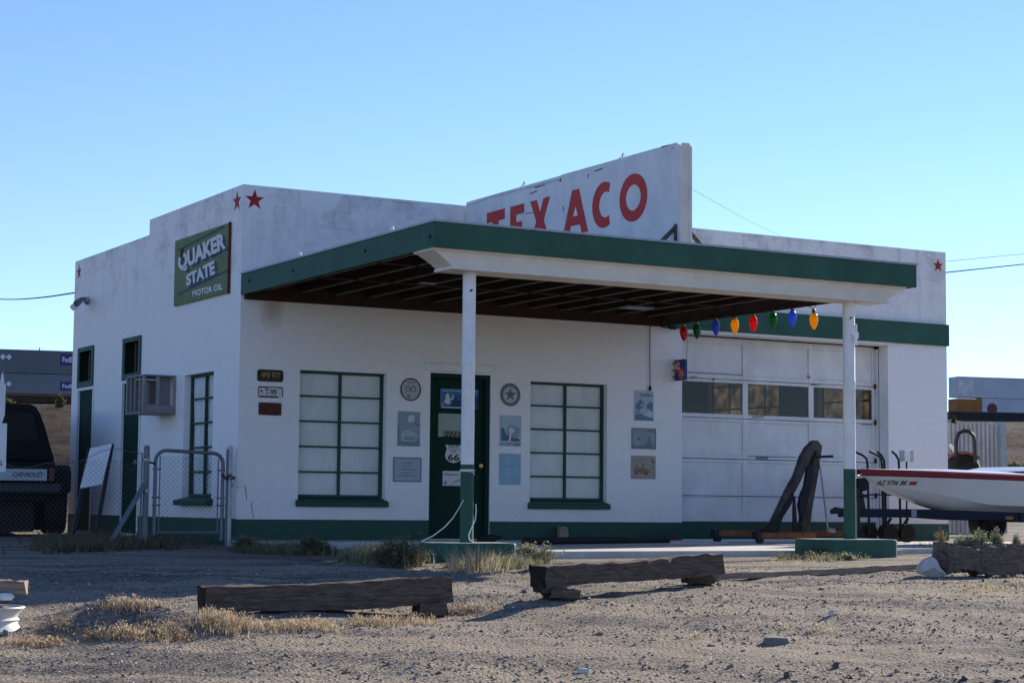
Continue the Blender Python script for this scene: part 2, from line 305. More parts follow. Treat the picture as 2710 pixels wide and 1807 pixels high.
        if bevel > 0:
            b = o.modifiers.new("bevel", 'BEVEL'); b.width = bevel; b.segments = seg; b.limit_method = 'ANGLE'; b.angle_limit = R(40)
        return o
def parent_world(p):
    L = Vector((0, 0, 0))
    while p is not None: L = L + p.location; p = p.parent
    return L
def tag(o, label, cat, group=None, kind=None):
    if label: o["label"] = label
    if cat: o["category"] = cat
    if group: o["group"] = group
    if kind: o["kind"] = kind
    return o
def thing(name, label, cat, loc=(0, 0, 0), group=None):
    o = bpy.data.objects.new(name, None); S.collection.objects.link(o); o.location = loc; o.empty_display_size = .2
    return tag(o, label, cat, group)
def structure(o, label=None, cat=None): o["kind"] = "structure"; return tag(o, label, cat)

# ------------------------------------------------------------------ ground height
PT = np.array([-80, 0, 6, 8, 9, 10, 11, 12, 12.6, 13.2, 14.5, 16, 18, 20, 22, 24, 40, 55, 100, 160, 214, 230, 245, 300, 3000.])
PZ = np.array([-1.0, -.72, -.62, -.57, -.535, -.49, -.42, -.335, -.275, -.225, -.165, -.13, -.105, -.09, -.075, -.035, .0, .9, 3.9, 7.4, 10.9, 12.6, 12.8, 12.7, 11.0])
_ph = rng.uniform(0, 6.28, 40); _dx = rng.normal(size=(40, 2))
def wob(x, y, k0, n0=0):
    z = 0
    for i in range(n0, n0+8):
        f = k0*(1+.45*(i-n0)); z = z + np.sin((_dx[i, 0]*x+_dx[i, 1]*y)*f+_ph[i])/(1+.5*(i-n0))
    return z
BUMPS = []   # (x, y, rx along camera right, ry along view, height)
def gz(x, y):
    x = np.asarray(x, float); y = np.asarray(y, float)
    t = (x-CAM[0])*FW[0]+(y-CAM[1])*FW[1]; r = (x-CAM[0])*RW[0]+(y-CAM[1])*RW[1]
    tt = t - np.clip((t-70)/90, 0, 1)*40*np.clip((r+62)/135, -.6, 1.6)      # the embankment runs parallel to the rails
    z = np.interp(tt, PT, PZ)
    z = z + np.clip((tt-150)/75, 0, 1)*1.0*np.clip(r/70, 0, 1.5)
    near = np.clip((19.5-t)/3, 0, 1)
    z = z + near*(.010*wob(x, y, 1.6, 0)+.0055*wob(x, y, 6, 8)+.0018*wob(x, y, 13, 20)*(1+np.sin(t*4.3+.5*np.sin(r*1.1)))) - near*.035*np.clip(-r-1, 0, 3)/3*np.clip((t-11)/2, 0, 1)
    far = np.clip((t-42)/40, 0, 1)*np.clip((205-tt)/25, 0, 1)
    z = z + far*(.6*wob(x, y, .09, 16)+.34*wob(x, y, .33, 24))
    for bx, by, br, bt, bh in BUMPS:
        dr = (x-bx)*RW[0]+(y-by)*RW[1]; dt = (x-bx)*FW[0]+(y-by)*FW[1]
        z = z + bh*np.exp(-(dr/br)**2-(dt/bt)**2)
    return z
def G(uv):                                    # where a sight line meets the ground
    d = ray(*uv); dt = d[0]*FW[0]+d[1]*FW[1]
    ts = np.concatenate([np.arange(6, 40, .02), np.arange(40, 300, .5)])
    P = CAM[None]+d[None]*(ts/dt)[:, None]; g = gz(P[:, 0], P[:, 1])
    k = np.argmax(P[:, 2] <= g)
    return np.array([P[k, 0], P[k, 1], g[k]])
p = G(a2(760, 640)); BUMPS.append((p[0], p[1], .42, .40, .13))
p = G(a2(1150, 640)); BUMPS.append((p[0], p[1], .40, .35, .07))
p = G(a2(1500, 690)); BUMPS.append((p[0], p[1], .40, .25, .05))
p = at(a3(640, 560), 13.0); BUMPS.append((p[0], p[1], .60, .50, -.085))
def axis(a, b, fine0, fine1, s, g=1.25):
    v = list(np.arange(fine0, fine1+1e-6, s)); st = s
    while v[-1] < b: st *= g; v.append(min(b, v[-1]+st))
    st = s
    while v[0] > a: st *= g; v.insert(0, max(a, v[0]-st))
    return np.array(v)
ta = axis(-80, 3000, 8.2, 19.5, .05, 1.045); ra = axis(-1500, 1500, -4.6, 4.8, .05, 1.075)
TT, RR = np.meshgrid(ta, ra, indexing='ij')
gx = CAM[0]+TT*FW[0]+RR*RW[0]; gy = CAM[1]+TT*FW[1]+RR*RW[1]; gzz = gz(gx, gy)
nT, nR = TT.shape
idx = np.arange(nT*nR).reshape(nT, nR)
quads = np.stack([idx[:-1, :-1], idx[:-1, 1:], idx[1:, 1:], idx[1:, :-1]], -1).reshape(-1, 4)
gm = bpy.data.meshes.new("ground"); gm.from_pydata(np.stack([gx, gy, gzz], -1).reshape(-1, 3).tolist(), [], quads.tolist())
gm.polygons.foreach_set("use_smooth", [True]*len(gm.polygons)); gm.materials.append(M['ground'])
go = bpy.data.objects.new("ground", gm); S.collection.objects.link(go); structure(go, "dry gravel lot with a brown embankment rising behind", "ground")
if gm.polygons[0].normal.z < 0: gm.flip_normals()

# ------------------------------------------------------------------ the station
W, DP, H, H2, YS = 11.24, 6.84, 4.30, 4.09, 3.43
st = thing("gas_station", "white painted concrete block filling station with green base, flat canopy and single garage bay", "gas station", (5.6, 3.4, 0))
def panel(mb, O, U, N, segs, z0, ztop, holes, th=.2, ends=True):
    """block wall on plane O + U*u, outer face towards N, real openings with reveals"""
    O, U, N = Vector(O), Vector(U), Vector(N); u0, u1 = segs
    us = sorted({u0, u1, *[h[0] for h in holes], *[h[1] for h in holes]}); zs = sorted({z0, ztop, *[h[2] for h in holes], *[h[3] for h in holes]})
    P = lambda u, z, d: O + U*u + Vector((0, 0, z)) - N*d
    solid = lambda i, j: 0 <= i < len(us)-1 and 0 <= j < len(zs)-1 and not any(h[0] < (us[i]+us[i+1])/2 < h[1] and h[2] < (zs[j]+zs[j+1])/2 < h[3] for h in holes)
    flip = U.cross(Vector((0, 0, 1))).dot(N) < 0
    def q(a, b, c, d): mb.add([a, b, c, d], [(3, 2, 1, 0) if flip else (0, 1, 2, 3)])
    for i in range(len(us)-1):
        for j in range(len(zs)-1):
            if not solid(i, j): continue
            a, b, c, d = us[i], us[i+1], zs[j], zs[j+1]
            q(P(a, c, 0), P(b, c, 0), P(b, d, 0), P(a, d, 0)); q(P(b, c, th), P(a, c, th), P(a, d, th), P(b, d, th))
            if not solid(i+1, j) and (ends or i+1 < len(us)-1): q(P(b, c, 0), P(b, c, th), P(b, d, th), P(b, d, 0))
            if not solid(i-1, j) and (ends or i > 0): q(P(a, c, th), P(a, c, 0), P(a, d, 0), P(a, d, th))
            if not solid(i, j+1): q(P(a, d, 0), P(b, d, 0), P(b, d, th), P(a, d, th))
            if not solid(i, j-1): q(P(a, c, th), P(b, c, th), P(b, c, 0), P(a, c, 0))
DOOR = (2.58, 3.455, .03, 2.125); WL = (.79, 1.965, .50, 2.082); WR = (4.05, 5.235, .50, 2.075); GAR = (6.446, 10.10, .02, 2.84)
FH = [DOOR, WL, WR, GAR]
SH = [(.85, 1.90, .50, 2.083), (3.65, 4.39, .03, 2.10), (5.77, 6.48, .03, 2.10), (3.66, 4.385, 2.20, 2.70), (5.79, 6.50, 2.20, 2.71)]
ya, yb_, yc_, yd_ = [float(hit_x(z5(u, 500), W-.2)[1]) for u in (425, 875, 1125, 1475)]
RWIN = [(yb_, min(ya, DP-.3), 1.75, 2.95), (yd_, yc_, 1.75, 2.95)]
mb = MB()
panel(mb, (0, 0, 0), (1, 0, 0), (0, -1, 0), (0, W), -.35, H, FH)
panel(mb, (0, 0, 0), (0, 1, 0), (-1, 0, 0), (.2, YS), -.35, H, [h for h in SH if h[1] < YS], ends=False)
panel(mb, (0, 0, 0), (0, 1, 0), (-1, 0, 0), (YS, DP), -.35, H2, [h for h in SH if h[0] > YS], ends=False)
mb.add([(0, YS, H2), (.2, YS, H2), (.2, YS, H), (0, YS, H)], [(3, 2, 1, 0)])
panel(mb, (W, 0, 0), (0, 1, 0), (1, 0, 0), (.2, DP), -.35, H, RWIN, ends=False)
panel(mb, (.2, DP-.2, 0), (1, 0, 0), (0, 1, 0), (0, W-.4), -.35, H2, [])
mb.box(6.0, .2, .0, 6.15, DP-.4, 3.6)                              # partition between office and bay
mb.build("wall", 'wall', st)
rb = MB(); rb.box(.2, .2, 3.62, W-.2, DP-.4, 3.74); rb.build("roof", 'concrete', st)
fb = MB(); fb.box(.2, .2, -.30, W-.2, DP-.4, .0); fb.build("floor", 'concrete', st)
# green painted base course, 4 mm proud of the wall
e = .004
for bx in ((-e, -e, -.3, DOOR[0]-.001, 0, .262), (DOOR[1]+.001, -e, -.3, GAR[0]-.001, 0, .25), (GAR[1]+.001, -e, -.3, W+e, 0, .245),
           (-e, 0, -.3, 0, SH[1][0]-.001, .268), (-e, SH[1][1]+.001, -.3, 0, SH[2][0]-.001, .272), (-e, SH[2][1]+.001, -.3, 0, DP, .275)):
    bb = MB(); bb.box(*bx); bb.build("base_band", 'shaded_green', st)
# band over the bay
gb = MB(); gb.box(6.10, -.06, 2.885, W+.004, -.0005, 3.205); gb.build("bay_band", 'green', st, bevel=.006)
gbl = MB(); gbl.box(6.446, -.05, 2.842, 10.16, -.0005, 2.882); gbl.build("bay_lintel", 'cream', st)
# ---- windows
def muntin_window(o, plane, u0, u1, z0, z1, cols, rows, recess, sill=(.03, .06)):
    """plane 'f': front wall, u = x;  's': side wall, u = y"""
    P = (lambda u, d, z: (u, d, z)) if plane == 'f' else (lambda u, d, z: (d, u, z))
    fr = MB(); ft = .032
    def b(ua, ub, za, zb, d0, d1): 
        p, q = P(ua, d0, za), P(ub, d1, zb); fr.box(*p, *q)
    d0, d1 = recess-.012, recess+.03
    b(u0, u0+ft, z0, z1, d0, d1); b(u1-ft, u1, z0, z1, d0, d1); b(u0+ft, u1-ft, z1-ft, z1, d0, d1); b(u0+ft, u1-ft, z0, z0+ft, d0, d1)
    for i in range(1, cols):
        u = u0+(u1-u0)*i/cols; b(u-.014, u+.014, z0+ft, z1-ft, d0+.002, d1-.002)
    for j in range(1, rows):
        z = z0+(z1-z0)*j/rows; b(u0+ft, u1-ft, z-.011, z+.011, d0+.006, d1-.006)
    win = fr.build("window", 'trim', o)
    pn = MB(); pn.add([P(u0+.01, recess+.012, z0+.01), P(u1-.01, recess+.012, z0+.01), P(u1-.01, recess+.012, z1-.01), P(u0+.01, recess+.012, z1-.01)], [(0, 1, 2, 3) if plane == 'f' else (3, 2, 1, 0)]); pn.build("pane", 'window_glass', win)
    nu, nz_ = 26, 36; V = []; F = []; ph = rng.uniform(0, 6, 6)
    for i in range(nu+1):
        for j in range(nz_+1):
            u = u0+.012+(u1-u0-.024)*i/nu; z = z0+.012+(z1-z0-.024)*j/nz_
            dd = recess+.034+.006*math.sin(u*9+ph[0]+1.5*math.sin(z*2+ph[1]))+.004*math.sin(u*23+ph[2]+z*3)+.004*math.sin(z*7+ph[3]+u*4)+(.006 if (i > nu*.55) != (j > nz_*.6) else 0)
            V.append(P(u, dd, z))
    for i in range(nu):
        for j in range(nz_): a = i*(nz_+1)+j; F.append((a, a+nz_+1, a+nz_+2, a+1))
    cu = MB(); cu.add(V, F); cu.build("blind", 'curtain', win, smooth=True).modifiers.clear()
    sl = MB(); p, q = P(u0-sill[0], -sill[1], z0-.115), P(u1+sill[0], recess-.02, z0-.005)
    a, c = Vector(p), Vector(q)
    sl.box(*p, *q)
    for i, vv in enumerate(sl.v):
        vv = list(vv); k = 1 if plane == 'f' else 0
        if vv[2] > z0-.05 and vv[k] < 0: vv[2] -= .045
        sl.v[i] = tuple(vv)
    sl.build("sill", 'shaded_green', win, bevel=.012)
    return win
muntin_window(st, 'f', WL[0], WL[1], .535, WL[3], 2, 5, .10)
muntin_window(st, 'f', WR[0], WR[1], .53, WR[3], 2, 5, .10)
muntin_window(st, 's', SH[0][0], SH[0][1], .535, SH[0][3], 2, 5, .10, (.06, .10))
for h in SH[3:]:
    mbx = MB(); t = .085
    mbx.box(-.022, h[0]-t+.06, h[2]-t+.03, -.0005, h[1]+t-.06, h[2]+.03); mbx.box(-.022, h[0]-t+.06, h[3]-.03, -.0005, h[1]+t-.06, h[3]+t-.05)
    mbx.box(-.022, h[0]-t+.06, h[2]+.03, -.0005, h[0]+.06, h[3]-.03); mbx.box(-.022, h[1]-.06, h[2]+.03, -.0005, h[1]+t-.06, h[3]-.03)
    wv = mbx.build("vent_window", 'green', st)
    ln = MB(); ln.box(.001, h[0], h[2], .138, h[0]+.012, h[3]); ln.box(.001, h[1]-.012, h[2], .138, h[1], h[3]); ln.box(.001, h[0]+.012, h[2], .138, h[1]-.012, h[2]+.012); ln.box(.001, h[0]+.012, h[3]-.012, .138, h[1]-.012, h[3]); ln.build("reveal", 'door', wv)
    vb = MB(); vb.box(.14, h[0], h[2], .15, h[1], h[3]); vb.build("pane", 'dark', wv)
    vc = MB(); vc.box(.06, h[0]+.03, h[2]+.01, .09, h[0]+.2, h[3]-.01); vc.box(.07, (h[0]+h[1])/2+.05, h[2]+.01, .10, (h[0]+h[1])/2+.12, h[3]-.01); vc.build("sash", mat("brown_sash", (.06, .03, .02)) if h is SH[3] else bpy.data.materials["brown_sash"], wv)
# ---- side doors (dark green, deeply recessed)
for h in SH[1:3]:
    d = MB(); d.box(.022, h[0]+.001, h[2], .06, h[1]-.001, h[3]-.001); dd = d.build("side_door", 'door', st)
    k = MB(); k.lathe([(0, -.05), (.03, -.05), (.035, -.02), (.015, 0), (.015, .001)], (.022, h[0]+.09, 1.0), 'x', 12); k.build("handle", 'steel', dd, smooth=True)
    t = MB(); t.box(-.012, h[0]-.05, h[2], -.0045, h[0]-.002, h[3]+.05); t.box(-.012, h[1]+.002, h[2]+.25, -.0045, h[1]+.04, h[3]+.05); t.box(-.012, h[0]-.002, h[3]+.002, -.0045, h[1]+.002, h[3]+.05); t.build("door_casing", 'white', st)
# ---- front door
d = MB(); fx0, fx1, fz1 = DOOR[0], DOOR[1], DOOR[3]
d.box(fx0, .02, .0, fx0+.055, .17, fz1); d.box(fx1-.055, .02, .0, fx1, .17, fz1); d.box(fx0+.055, .02, fz1-.06, fx1-.055, .17, fz1)
d.build("door_frame", 'door', st)
d = MB(); x0, x1 = fx0+.058, fx1-.058
d.box(x0, .09, .03, x0+.11, .135, 2.06); d.box(x1-.11, .09, .03, x1, .135, 2.06)
for a, b in ((.03, .30), (1.22, 1.32), (1.62, 1.73), (1.95, 2.06)): d.box(x0+.11, .09, a, x1-.11, .135, b)
d.box(x0+.11, .105, .30, x1-.11, .125, 1.22); d.box(x0+.11, .105, 1.73, x1-.11, .125, 1.95)
door = d.build("front_door", 'door', st, bevel=.004)
pm = MB(); pm.box(x0+.105, .108, 1.315, x1-.105, .116, 1.625); pm.build("pane", 'dpane', door)
k = MB(); p = hit_y(a6(1070, 1185), .09); k.lathe([(0, -.065), (.028, -.06), (.033, -.04), (.022, -.02), (.012, -.015), (.012, 0)], (x1-.055, .09, p[2]), 'y', 16); k.build("handle", mat("brass", (.45, .30, .12), .3, metal=1), door, smooth=True)
k = MB(); k.tube([(x0+.02, .086, 1.55), (x0+.02, .086, 1.80)], .005, 6); k.build("hinge_rod", 'steel', door)
l = MB(); l.box(2.505, -.035, 2.15, 3.49, -.0005, 2.245); l.build("door_lintel", 'white', st, bevel=.006)
th = MB(); th.box(fx0, -.03, -.05, fx1, .2, .03); th.build("threshold", 'concrete', st)
# ---- sectional garage door
gd = MB(); gx0, gx1, gy = GAR[0]+.004, GAR[1]-.03, .27
stiles = [(gx0, 6.56), (7.675, 7.765), (8.85, 8.94), (10.03, gx1)]
rails = [(.262, .30), (.60, .655), (1.085, 1.19), (1.655, 1.76), (2.20, 2.31), (2.74, 2.838)]
secs = [(.262, .62), (.622, 1.135), (1.137, 1.705), (1.707, 2.25), (2.252, 2.838)]
for a, b in stiles: 
    for s0, s1 in secs: gd.box(a, gy, s0, b, gy+.045, s1-.007)
for (a, b), (c, dd_) in zip(stiles[:-1], stiles[1:]):
    for za, zb in rails: 
        for s0, s1 in secs:
            lo, hi = max(za, s0), min(zb, s1-.007)
            if hi-lo > .004: gd.box(b, gy+.002, lo, c, gy+.043, hi)
    for i in range(len(rails)-1):
        z0, z1_ = rails[i][1], rails[i+1][0]
        if i != 3: gd.box(b, gy+.018, z0, c, gy+.028, z1_)
gdo = gd.build("garage_door", 'dirty_white', st, bevel=.004, seg=1)
for (a, b), (c, dd_) in zip(stiles[:-1], stiles[1:]):
    q = MB(); q.box(b, gy+.018, 1.76, c, gy+.024, 2.20); q.build("pane", 'clear', gdo)
g2 = MB(); g2.box(gx0, gy-.006, .02, gx1, gy+.045, .260); g2.build("bottom_rail", 'shaded_green', gdo)
tk = MB(); tk.box(10.07, .21, .02, 10.098, .40, 2.80)
tk.build("door_track", 'dirty_white', st)
for z in (1.16, 1.72, 2.25, .65):
    bk_ = MB(); bk_.box(10.052, .222, z-.035, 10.069, .262, z+.035); bk_.build("roller_bracket", 'rust', st)
# behind the bay glass: side windows with muntins, added glowing panes and dark lining
glowp = bpy.data.materials.new("sun_glow_pane"); glowp.use_nodes = True
nn, LL = glowp.node_tree.nodes, glowp.node_tree.links; nn.remove(nn["Principled BSDF"])
tcx = nn.new("ShaderNodeTexCoord"); nz = nn.new("ShaderNodeTexNoise"); nz.inputs["Scale"].default_value = 4.5; nz.inputs["Detail"].default_value = 8; LL.new(tcx.outputs["Object"], nz.inputs["Vector"])
rp = nn.new("ShaderNodeValToRGB"); rp.color_ramp.elements[0].position = .36; rp.color_ramp.elements[0].color = (.08, .062, .042, 1); rp.color_ramp.elements[1].position = .68; rp.color_ramp.elements[1].color = (.25, .212, .160, 1); LL.new(nz.outputs["Fac"], rp.inputs[0])
tl = nn.new("ShaderNodeBsdfTranslucent"); LL.new(rp.outputs[0], tl.inputs[0]); LL.new(tl.outputs[0], nn["Material Output"].inputs[0])  # tan translucence added so these panes glow with sun behind the bay door
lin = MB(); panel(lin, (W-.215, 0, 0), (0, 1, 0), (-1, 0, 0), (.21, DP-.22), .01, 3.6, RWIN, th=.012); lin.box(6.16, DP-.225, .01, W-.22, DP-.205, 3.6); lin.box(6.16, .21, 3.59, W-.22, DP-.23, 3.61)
lin.build("shade_lining", mat("dark_shade_lining", (.045, .040, .036), .9, var=.3, vscale=3), st)  # lining added to keep the bay interior dark around the windows
for a, b, c, d_ in RWIN:
    f = MB(); xb_ = W-.13
    def bb_(y0, y1, z0, z1_): f.box(xb_, y0, z0, xb_+.03, y1, z1_)
    bb_(a, a+.04, c, d_); bb_(b-.04, b, c, d_); bb_(a+.04, b-.04, c, c+.04); bb_(a+.04, b-.04, d_-.04, d_)
    nv = max(2, int(round((b-a)/.55)))
    for i in range(1, nv): y = a+(b-a)*i/nv; f.box(xb_+.002, y-.016, c+.04, xb_+.028, y+.016, d_-.04)
    for i in (1, 2): z = c+(d_-c)*i/3; f.box(xb_+.004, a+.04, z-.013, xb_+.026, b-.04, z+.013)
    rw = f.build("side_window", 'trim', st)
    f = MB(); f.box(xb_+.010, a+.01, c+.01, xb_+.016, b-.01, d_-.01); f.build("pane", glowp, rw)
# ---- canopy
cn = MB(); CX0, CX1, CY, CZ0, CZ1 = -.004, 6.145, -5.08, 2.955, 3.215
cn.box(CX0+.04, CY+.04, CZ1-.035, CX1-.04, -.002, CZ1-.012)
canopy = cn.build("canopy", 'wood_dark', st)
tp = MB(); tp.box(CX0-.012, CY-.012, CZ1-.010, CX1+.012, -.004, CZ1+.012); tp.build("roof_sheet", 'steel', canopy)
for nm, bx, m_ in (("fascia", (CX0, CY, CZ0, CX1, CY+.038, CZ1-.011), 'green'), ("fascia", (CX0, CY+.039, CZ0, CX0+.038, -.002, CZ1-.011), 'green'), ("fascia", (CX1-.038, CY+.039, CZ0, CX1, -.002, CZ1-.011), 'green')):
    f = MB(); f.box(*bx); f.build(nm, m_, canopy)
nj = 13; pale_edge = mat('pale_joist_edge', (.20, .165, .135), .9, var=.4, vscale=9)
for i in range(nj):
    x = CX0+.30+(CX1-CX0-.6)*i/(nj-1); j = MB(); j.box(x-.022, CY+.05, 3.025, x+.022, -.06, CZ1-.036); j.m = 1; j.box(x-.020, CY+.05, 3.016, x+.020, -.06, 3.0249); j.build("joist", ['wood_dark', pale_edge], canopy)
bd = MB(); bd.box(CX0+.045, -.055, 2.90, CX1-.045, -.003, 3.175); 
bd.build("ledger", 'wood_dark', canopy)
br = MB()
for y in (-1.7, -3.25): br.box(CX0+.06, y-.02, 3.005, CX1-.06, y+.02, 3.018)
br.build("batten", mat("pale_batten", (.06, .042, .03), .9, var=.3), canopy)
# cove-sided beam under the front fascia
cv = MB()
prof = [(0, 0, 0), (.012, .012, -.022), (.04, .028, -.03), (.15, .042, -.095), (.235, .05, -.160), (.225, .030, -.164), (.225, .030, -.190), (.26, .06, -.192)]
X0, X1, Y0, Y1 = .004, 6.045, CY+.042, -4.60
n = len(prof); V = []; F = []
for ix, iy, dz in prof:
    V += [(X0+ix, Y0+iy, CZ0+dz), (X1-ix*1.05, Y0+iy, CZ0+dz), (X1-ix*1.05, Y1-iy, CZ0+dz), (X0+ix, Y1-iy, CZ0+dz)]
for i in range(n-1):
    for k in range(4): F.append((i*4+k, (i+1)*4+k, (i+1)*4+(k+1) % 4, i*4+(k+1) % 4))
F.append(((n-1)*4, (n-1)*4+3, (n-1)*4+2, (n-1)*4+1)); F.append((0, 1, 2, 3))
cv.add(V, F); cv.build("beam", 'cream', canopy)
q = MB(); q.box(CX1-.062, CY+.30, 2.90, CX1-.0385, -.06, CZ1-.04); q.build("edge_board", mat("grey_brown_board", (.085, .065, .055), .9, var=.3, vscale=8), canopy)
for bx in ((1.40, -2.05, 2.990, 1.60, -1.95, 3.004), (4.75, -1.25, 2.985, 5.15, -1.0, 3.004)):
    lf = MB(); lf.box(*bx); lf.build("light_plate", 'steel', canopy)
# columns: white above, green below
for cx_, sp in ((.540, .852), (5.39, .893)):
    c = MB(); r_ = .066 if cx_ < 1 else .068
    c.lathe([(r_, sp), (r_, 1.85), (r_+.004, 1.86), (r_+.004, 1.875), (r_, 1.885), (r_, 2.775)], (cx_, -4.80, 0), 'z', 24)
    col = c.build("column", 'white', st, smooth=True)
    c = MB(); c.lathe([(r_+.001, .05), (r_+.001, sp)], (cx_, -4.80, 0), 'z', 24); c.build("painted_foot", 'green', col, smooth=True)
    if cx_ > 1:
        c = MB(); c.tube([(cx_+.085, -4.80, .09), (cx_+.085, -4.80, .50), (cx_+.07, -4.80, .53)], .014, 8); c.build("conduit", 'green', col)
        c = MB(); c.tube([(cx_+.078, -4.83, 2.28), (cx_+.078, -4.83, 2.52)], .016, 8); c.tube([(cx_-.08, -4.80, 2.38), (cx_-.04, -4.88, 2.40), (cx_+.04, -4.88, 2.40), (cx_+.09, -4.80, 2.38)], .006, 6); c.box(cx_-.01, -4.90, 2.30, cx_+.02, -4.875, 2.39); c.box(cx_+.088, -4.84, 2.36, cx_+.11, -4.80, 2.43); c.build("conduit", 'white', col)
    c = MB(); c.plate((cx_-.035 if cx_ < 1 else cx_-.045, -4.80-r_-.001, 2.56), (1, 0, 0), (0, 0, 1), [(0, 0), (.012, .03), (.035, .035), (.04, .02), (.02, .01)], -.003); c.build("rust_patch", 'rust', col)
# painted stars at the corners of the parapet
def star(O, U, V, r):
    return [(r*(1 if k % 2 == 0 else .40)*math.sin(k*math.pi/5), r*(1 if k % 2 == 0 else .40)*math.cos(k*math.pi/5)) for k in range(10)]
for O, U, sgn, r_ in (((.150, 0, 4.12), (1, 0, 0), 1, .130), ((11.085, 0, 4.09), (1, 0, 0), 1, .105), ((0, .19, 4.115), (0, -1, 0), 1, .13), ((0, 6.63, 3.91), (0, -1, 0), 1, .12)):
    s_ = MB(); pts = star(O, U, None, r_); U_ = Vector(U); V_ = Vector((0, 0, 1)); N_ = U_.cross(V_)
    s_.plate(Vector(O)+N_*.0005, U_, V_, pts[::-1] if False else pts, .004); s_.build("star", 'starred', st)
# cracks in the corner plaster
for pts in ([z3(128, 1000), z3(132, 1050), z3(138, 1100)], [z3(170, 1115), z3(174, 1170), z3(186, 1225)]):
    pts = [hit_y(q, -.001) for q in pts]; ck = MB()
    for a, c in zip(pts[:-1], pts[1:]): ck.bar(a, c, .006, .004, (0, 1, 0))
    ck.build("crack", 'dark', st)

# ------------------------------------------------------------------ pump islands, slab
def island(x0, x1, y0, y1, z0, z1, label):
    pts = []
    r = .10
    for (cx, cy, a) in ((x1-r, y1-r, 0), (x0+r, y1-r, 90), (x0+r, y0+r, 180), (x1-r, y0+r, 270)):
        for k in range(5): t = R(a+k*22.5); pts.append((cx+r*math.cos(t), cy+r*math.sin(t)))
    t = thing("pump_island", label, "pump island", ((x0+x1)/2, (y0+y1)/2, z0), "green concrete pump islands under the canopy columns")
    m_ = MB(); m_.plate((0, 0, z0-.25), (1, 0, 0), (0, 1, 0), pts, z1-z0+.25-.004); m_.build("kerb", 'green', t, bevel=.012)
    q = [(a*.0+(x0+x1)/2+(a-(x0+x1)/2)*.985, (y0+y1)/2+(b-(y0+y1)/2)*.96) for a, b in pts]
    m_ = MB(); m_.plate((0, 0, z1-.003), (1, 0, 0), (0, 1, 0), q, .005); m_.build("worn_top", mat("worn_green_concrete", (.28, .32, .29), .9, col2=(.11, .17, .14), vscale=6) if "worn_green_concrete" not in bpy.data.materials else bpy.data.materials["worn_green_concrete"], t)
island(.10, .95, -5.15, -4.55, -.10, .082, "green concrete island under the left canopy column")
island(4.80, 5.82, -5.15, -4.50, -.10, .115, "green rounded concrete island under the right canopy column near the boat")
sb = MB(); sb.box(-.1, -1.15, -.25, 6.4, -.003, .012); sb.box(6.41, -4.3, -.27, 11.8, -.003, -.005); sb.box(1.3, -4.52, -.3, 6.40, -1.16, -.014)
o = sb.build("concrete_slab", 'concrete', bevel=.01); structure(o, "worn pale concrete apron along the front of the station", "slab")

# ------------------------------------------------------------------ signs and boards on the station
PLX = Vector((1, 0, 0)); PLZ = Vector((0, 0, 1)); MY = Vector((0, -1, 0))
def C(name, c, rough=.6): 
    return bpy.data.materials.get(name) or mat(name, c, rough, var=.12, vscale=12, bump=.03)
# --- roof sign, square to the front wall, standing on the canopy
SX = 3.05; Y_A, Y_B, ZT, ZB = -.03, -4.86, 4.345, 3.235
rs = thing("roof_sign", "tall white wooden roof sign with big red TEXACO letters standing edge-on above the canopy", "roof sign", (SX+.06, -2.4, ZB))
ysm = -2.39
pnl = MB(); pnl.box(SX, ysm+.002, ZB, SX+.02, Y_A, ZT-.004); pnl.build("sign_panel", 'dirty_white', rs)
# the outer panel has a rounded top corner
pts = [(0, 0), (Y_B*-1+ysm, 0), (Y_B*-1+ysm, ZT-ZB-.09), (Y_B*-1+ysm-.02, ZT-ZB-.03), (Y_B*-1+ysm-.08, ZT-ZB), (0, ZT-ZB+.002)]
pnl = MB(); pnl.plate((SX+.02, ysm-.002, ZB), (0, -1, 0), (0, 0, 1), pts, .022); pnl.build("sign_panel", 'dirty_white', rs)
pnl = MB(); pnl.plate((SX+.135, Y_A, ZB), (0, -1, 0), (0, 0, 1), [(0, 0), (-Y_B, 0), (-Y_B, ZT-ZB-.06), (-Y_B-.06, ZT-ZB), (0, ZT-ZB)], .022); pnl.build("sign_panel", 'dirty_white', rs)
ed = MB(); ed.plate((SX+.020, Y_B+.01, ZB), (1, 0, 0), (0, 0, 1), [(0, 0), (.093, 0), (.093, 1.08), (.08, 1.10), (.012, 1.10), (0, 1.085)], .014); ed.build("sign_edge", 'cream', rs)
for y in (-.4, -1.6, -2.8, -4.2):
    q = MB(); q.box(SX+.023, y-.03, ZB, SX+.110, y+.03, ZT-.03); q.build("post", 'grey_wood', rs)
for sx_ in (-1, 1):
    q = MB(); x_ = SX-.012 if sx_ < 0 else SX+.15
    q.bar((x_, -4.80, 3.24), (x_, -4.80, 3.46), .045, .02, (0, 1, 0)); q.bar((x_+sx_*.20, -4.78, 3.235), (x_, -4.78, 3.42), .045, .02, (0, 1, 0)); q.build("brace", 'tie', rs)
LW = MB()      # letters: baseline 3.60, cap height .52, x -> distance along the board
def P(y, z): return (-y, z-3.60)
U_, V_ = Vector((0, -1, 0)), Vector((0, 0, 1))
def letter(pts, name="letter"):
    m_ = MB(); m_.plate((SX-.0005, 0, 3.60), U_, V_, pts, .006); return m_
K = .525
def T_(a, b): w_ = b-a; s = .145; return [(a, K), (a, K-.13), (a+w_/2-s/2, K-.13), (a+w_/2-s/2, 0), (a+w_/2+s/2, 0), (a+w_/2+s/2, K-.13), (b, K-.13), (b, K)]
def E_(a, b): s = .145; return [(a, 0), (b, 0), (b, .12), (a+s, .12), (a+s, .205), (b-.05, .205), (b-.05, .315), (a+s, .315), (a+s, K-.115), (b, K-.115), (b, K), (a, K)]
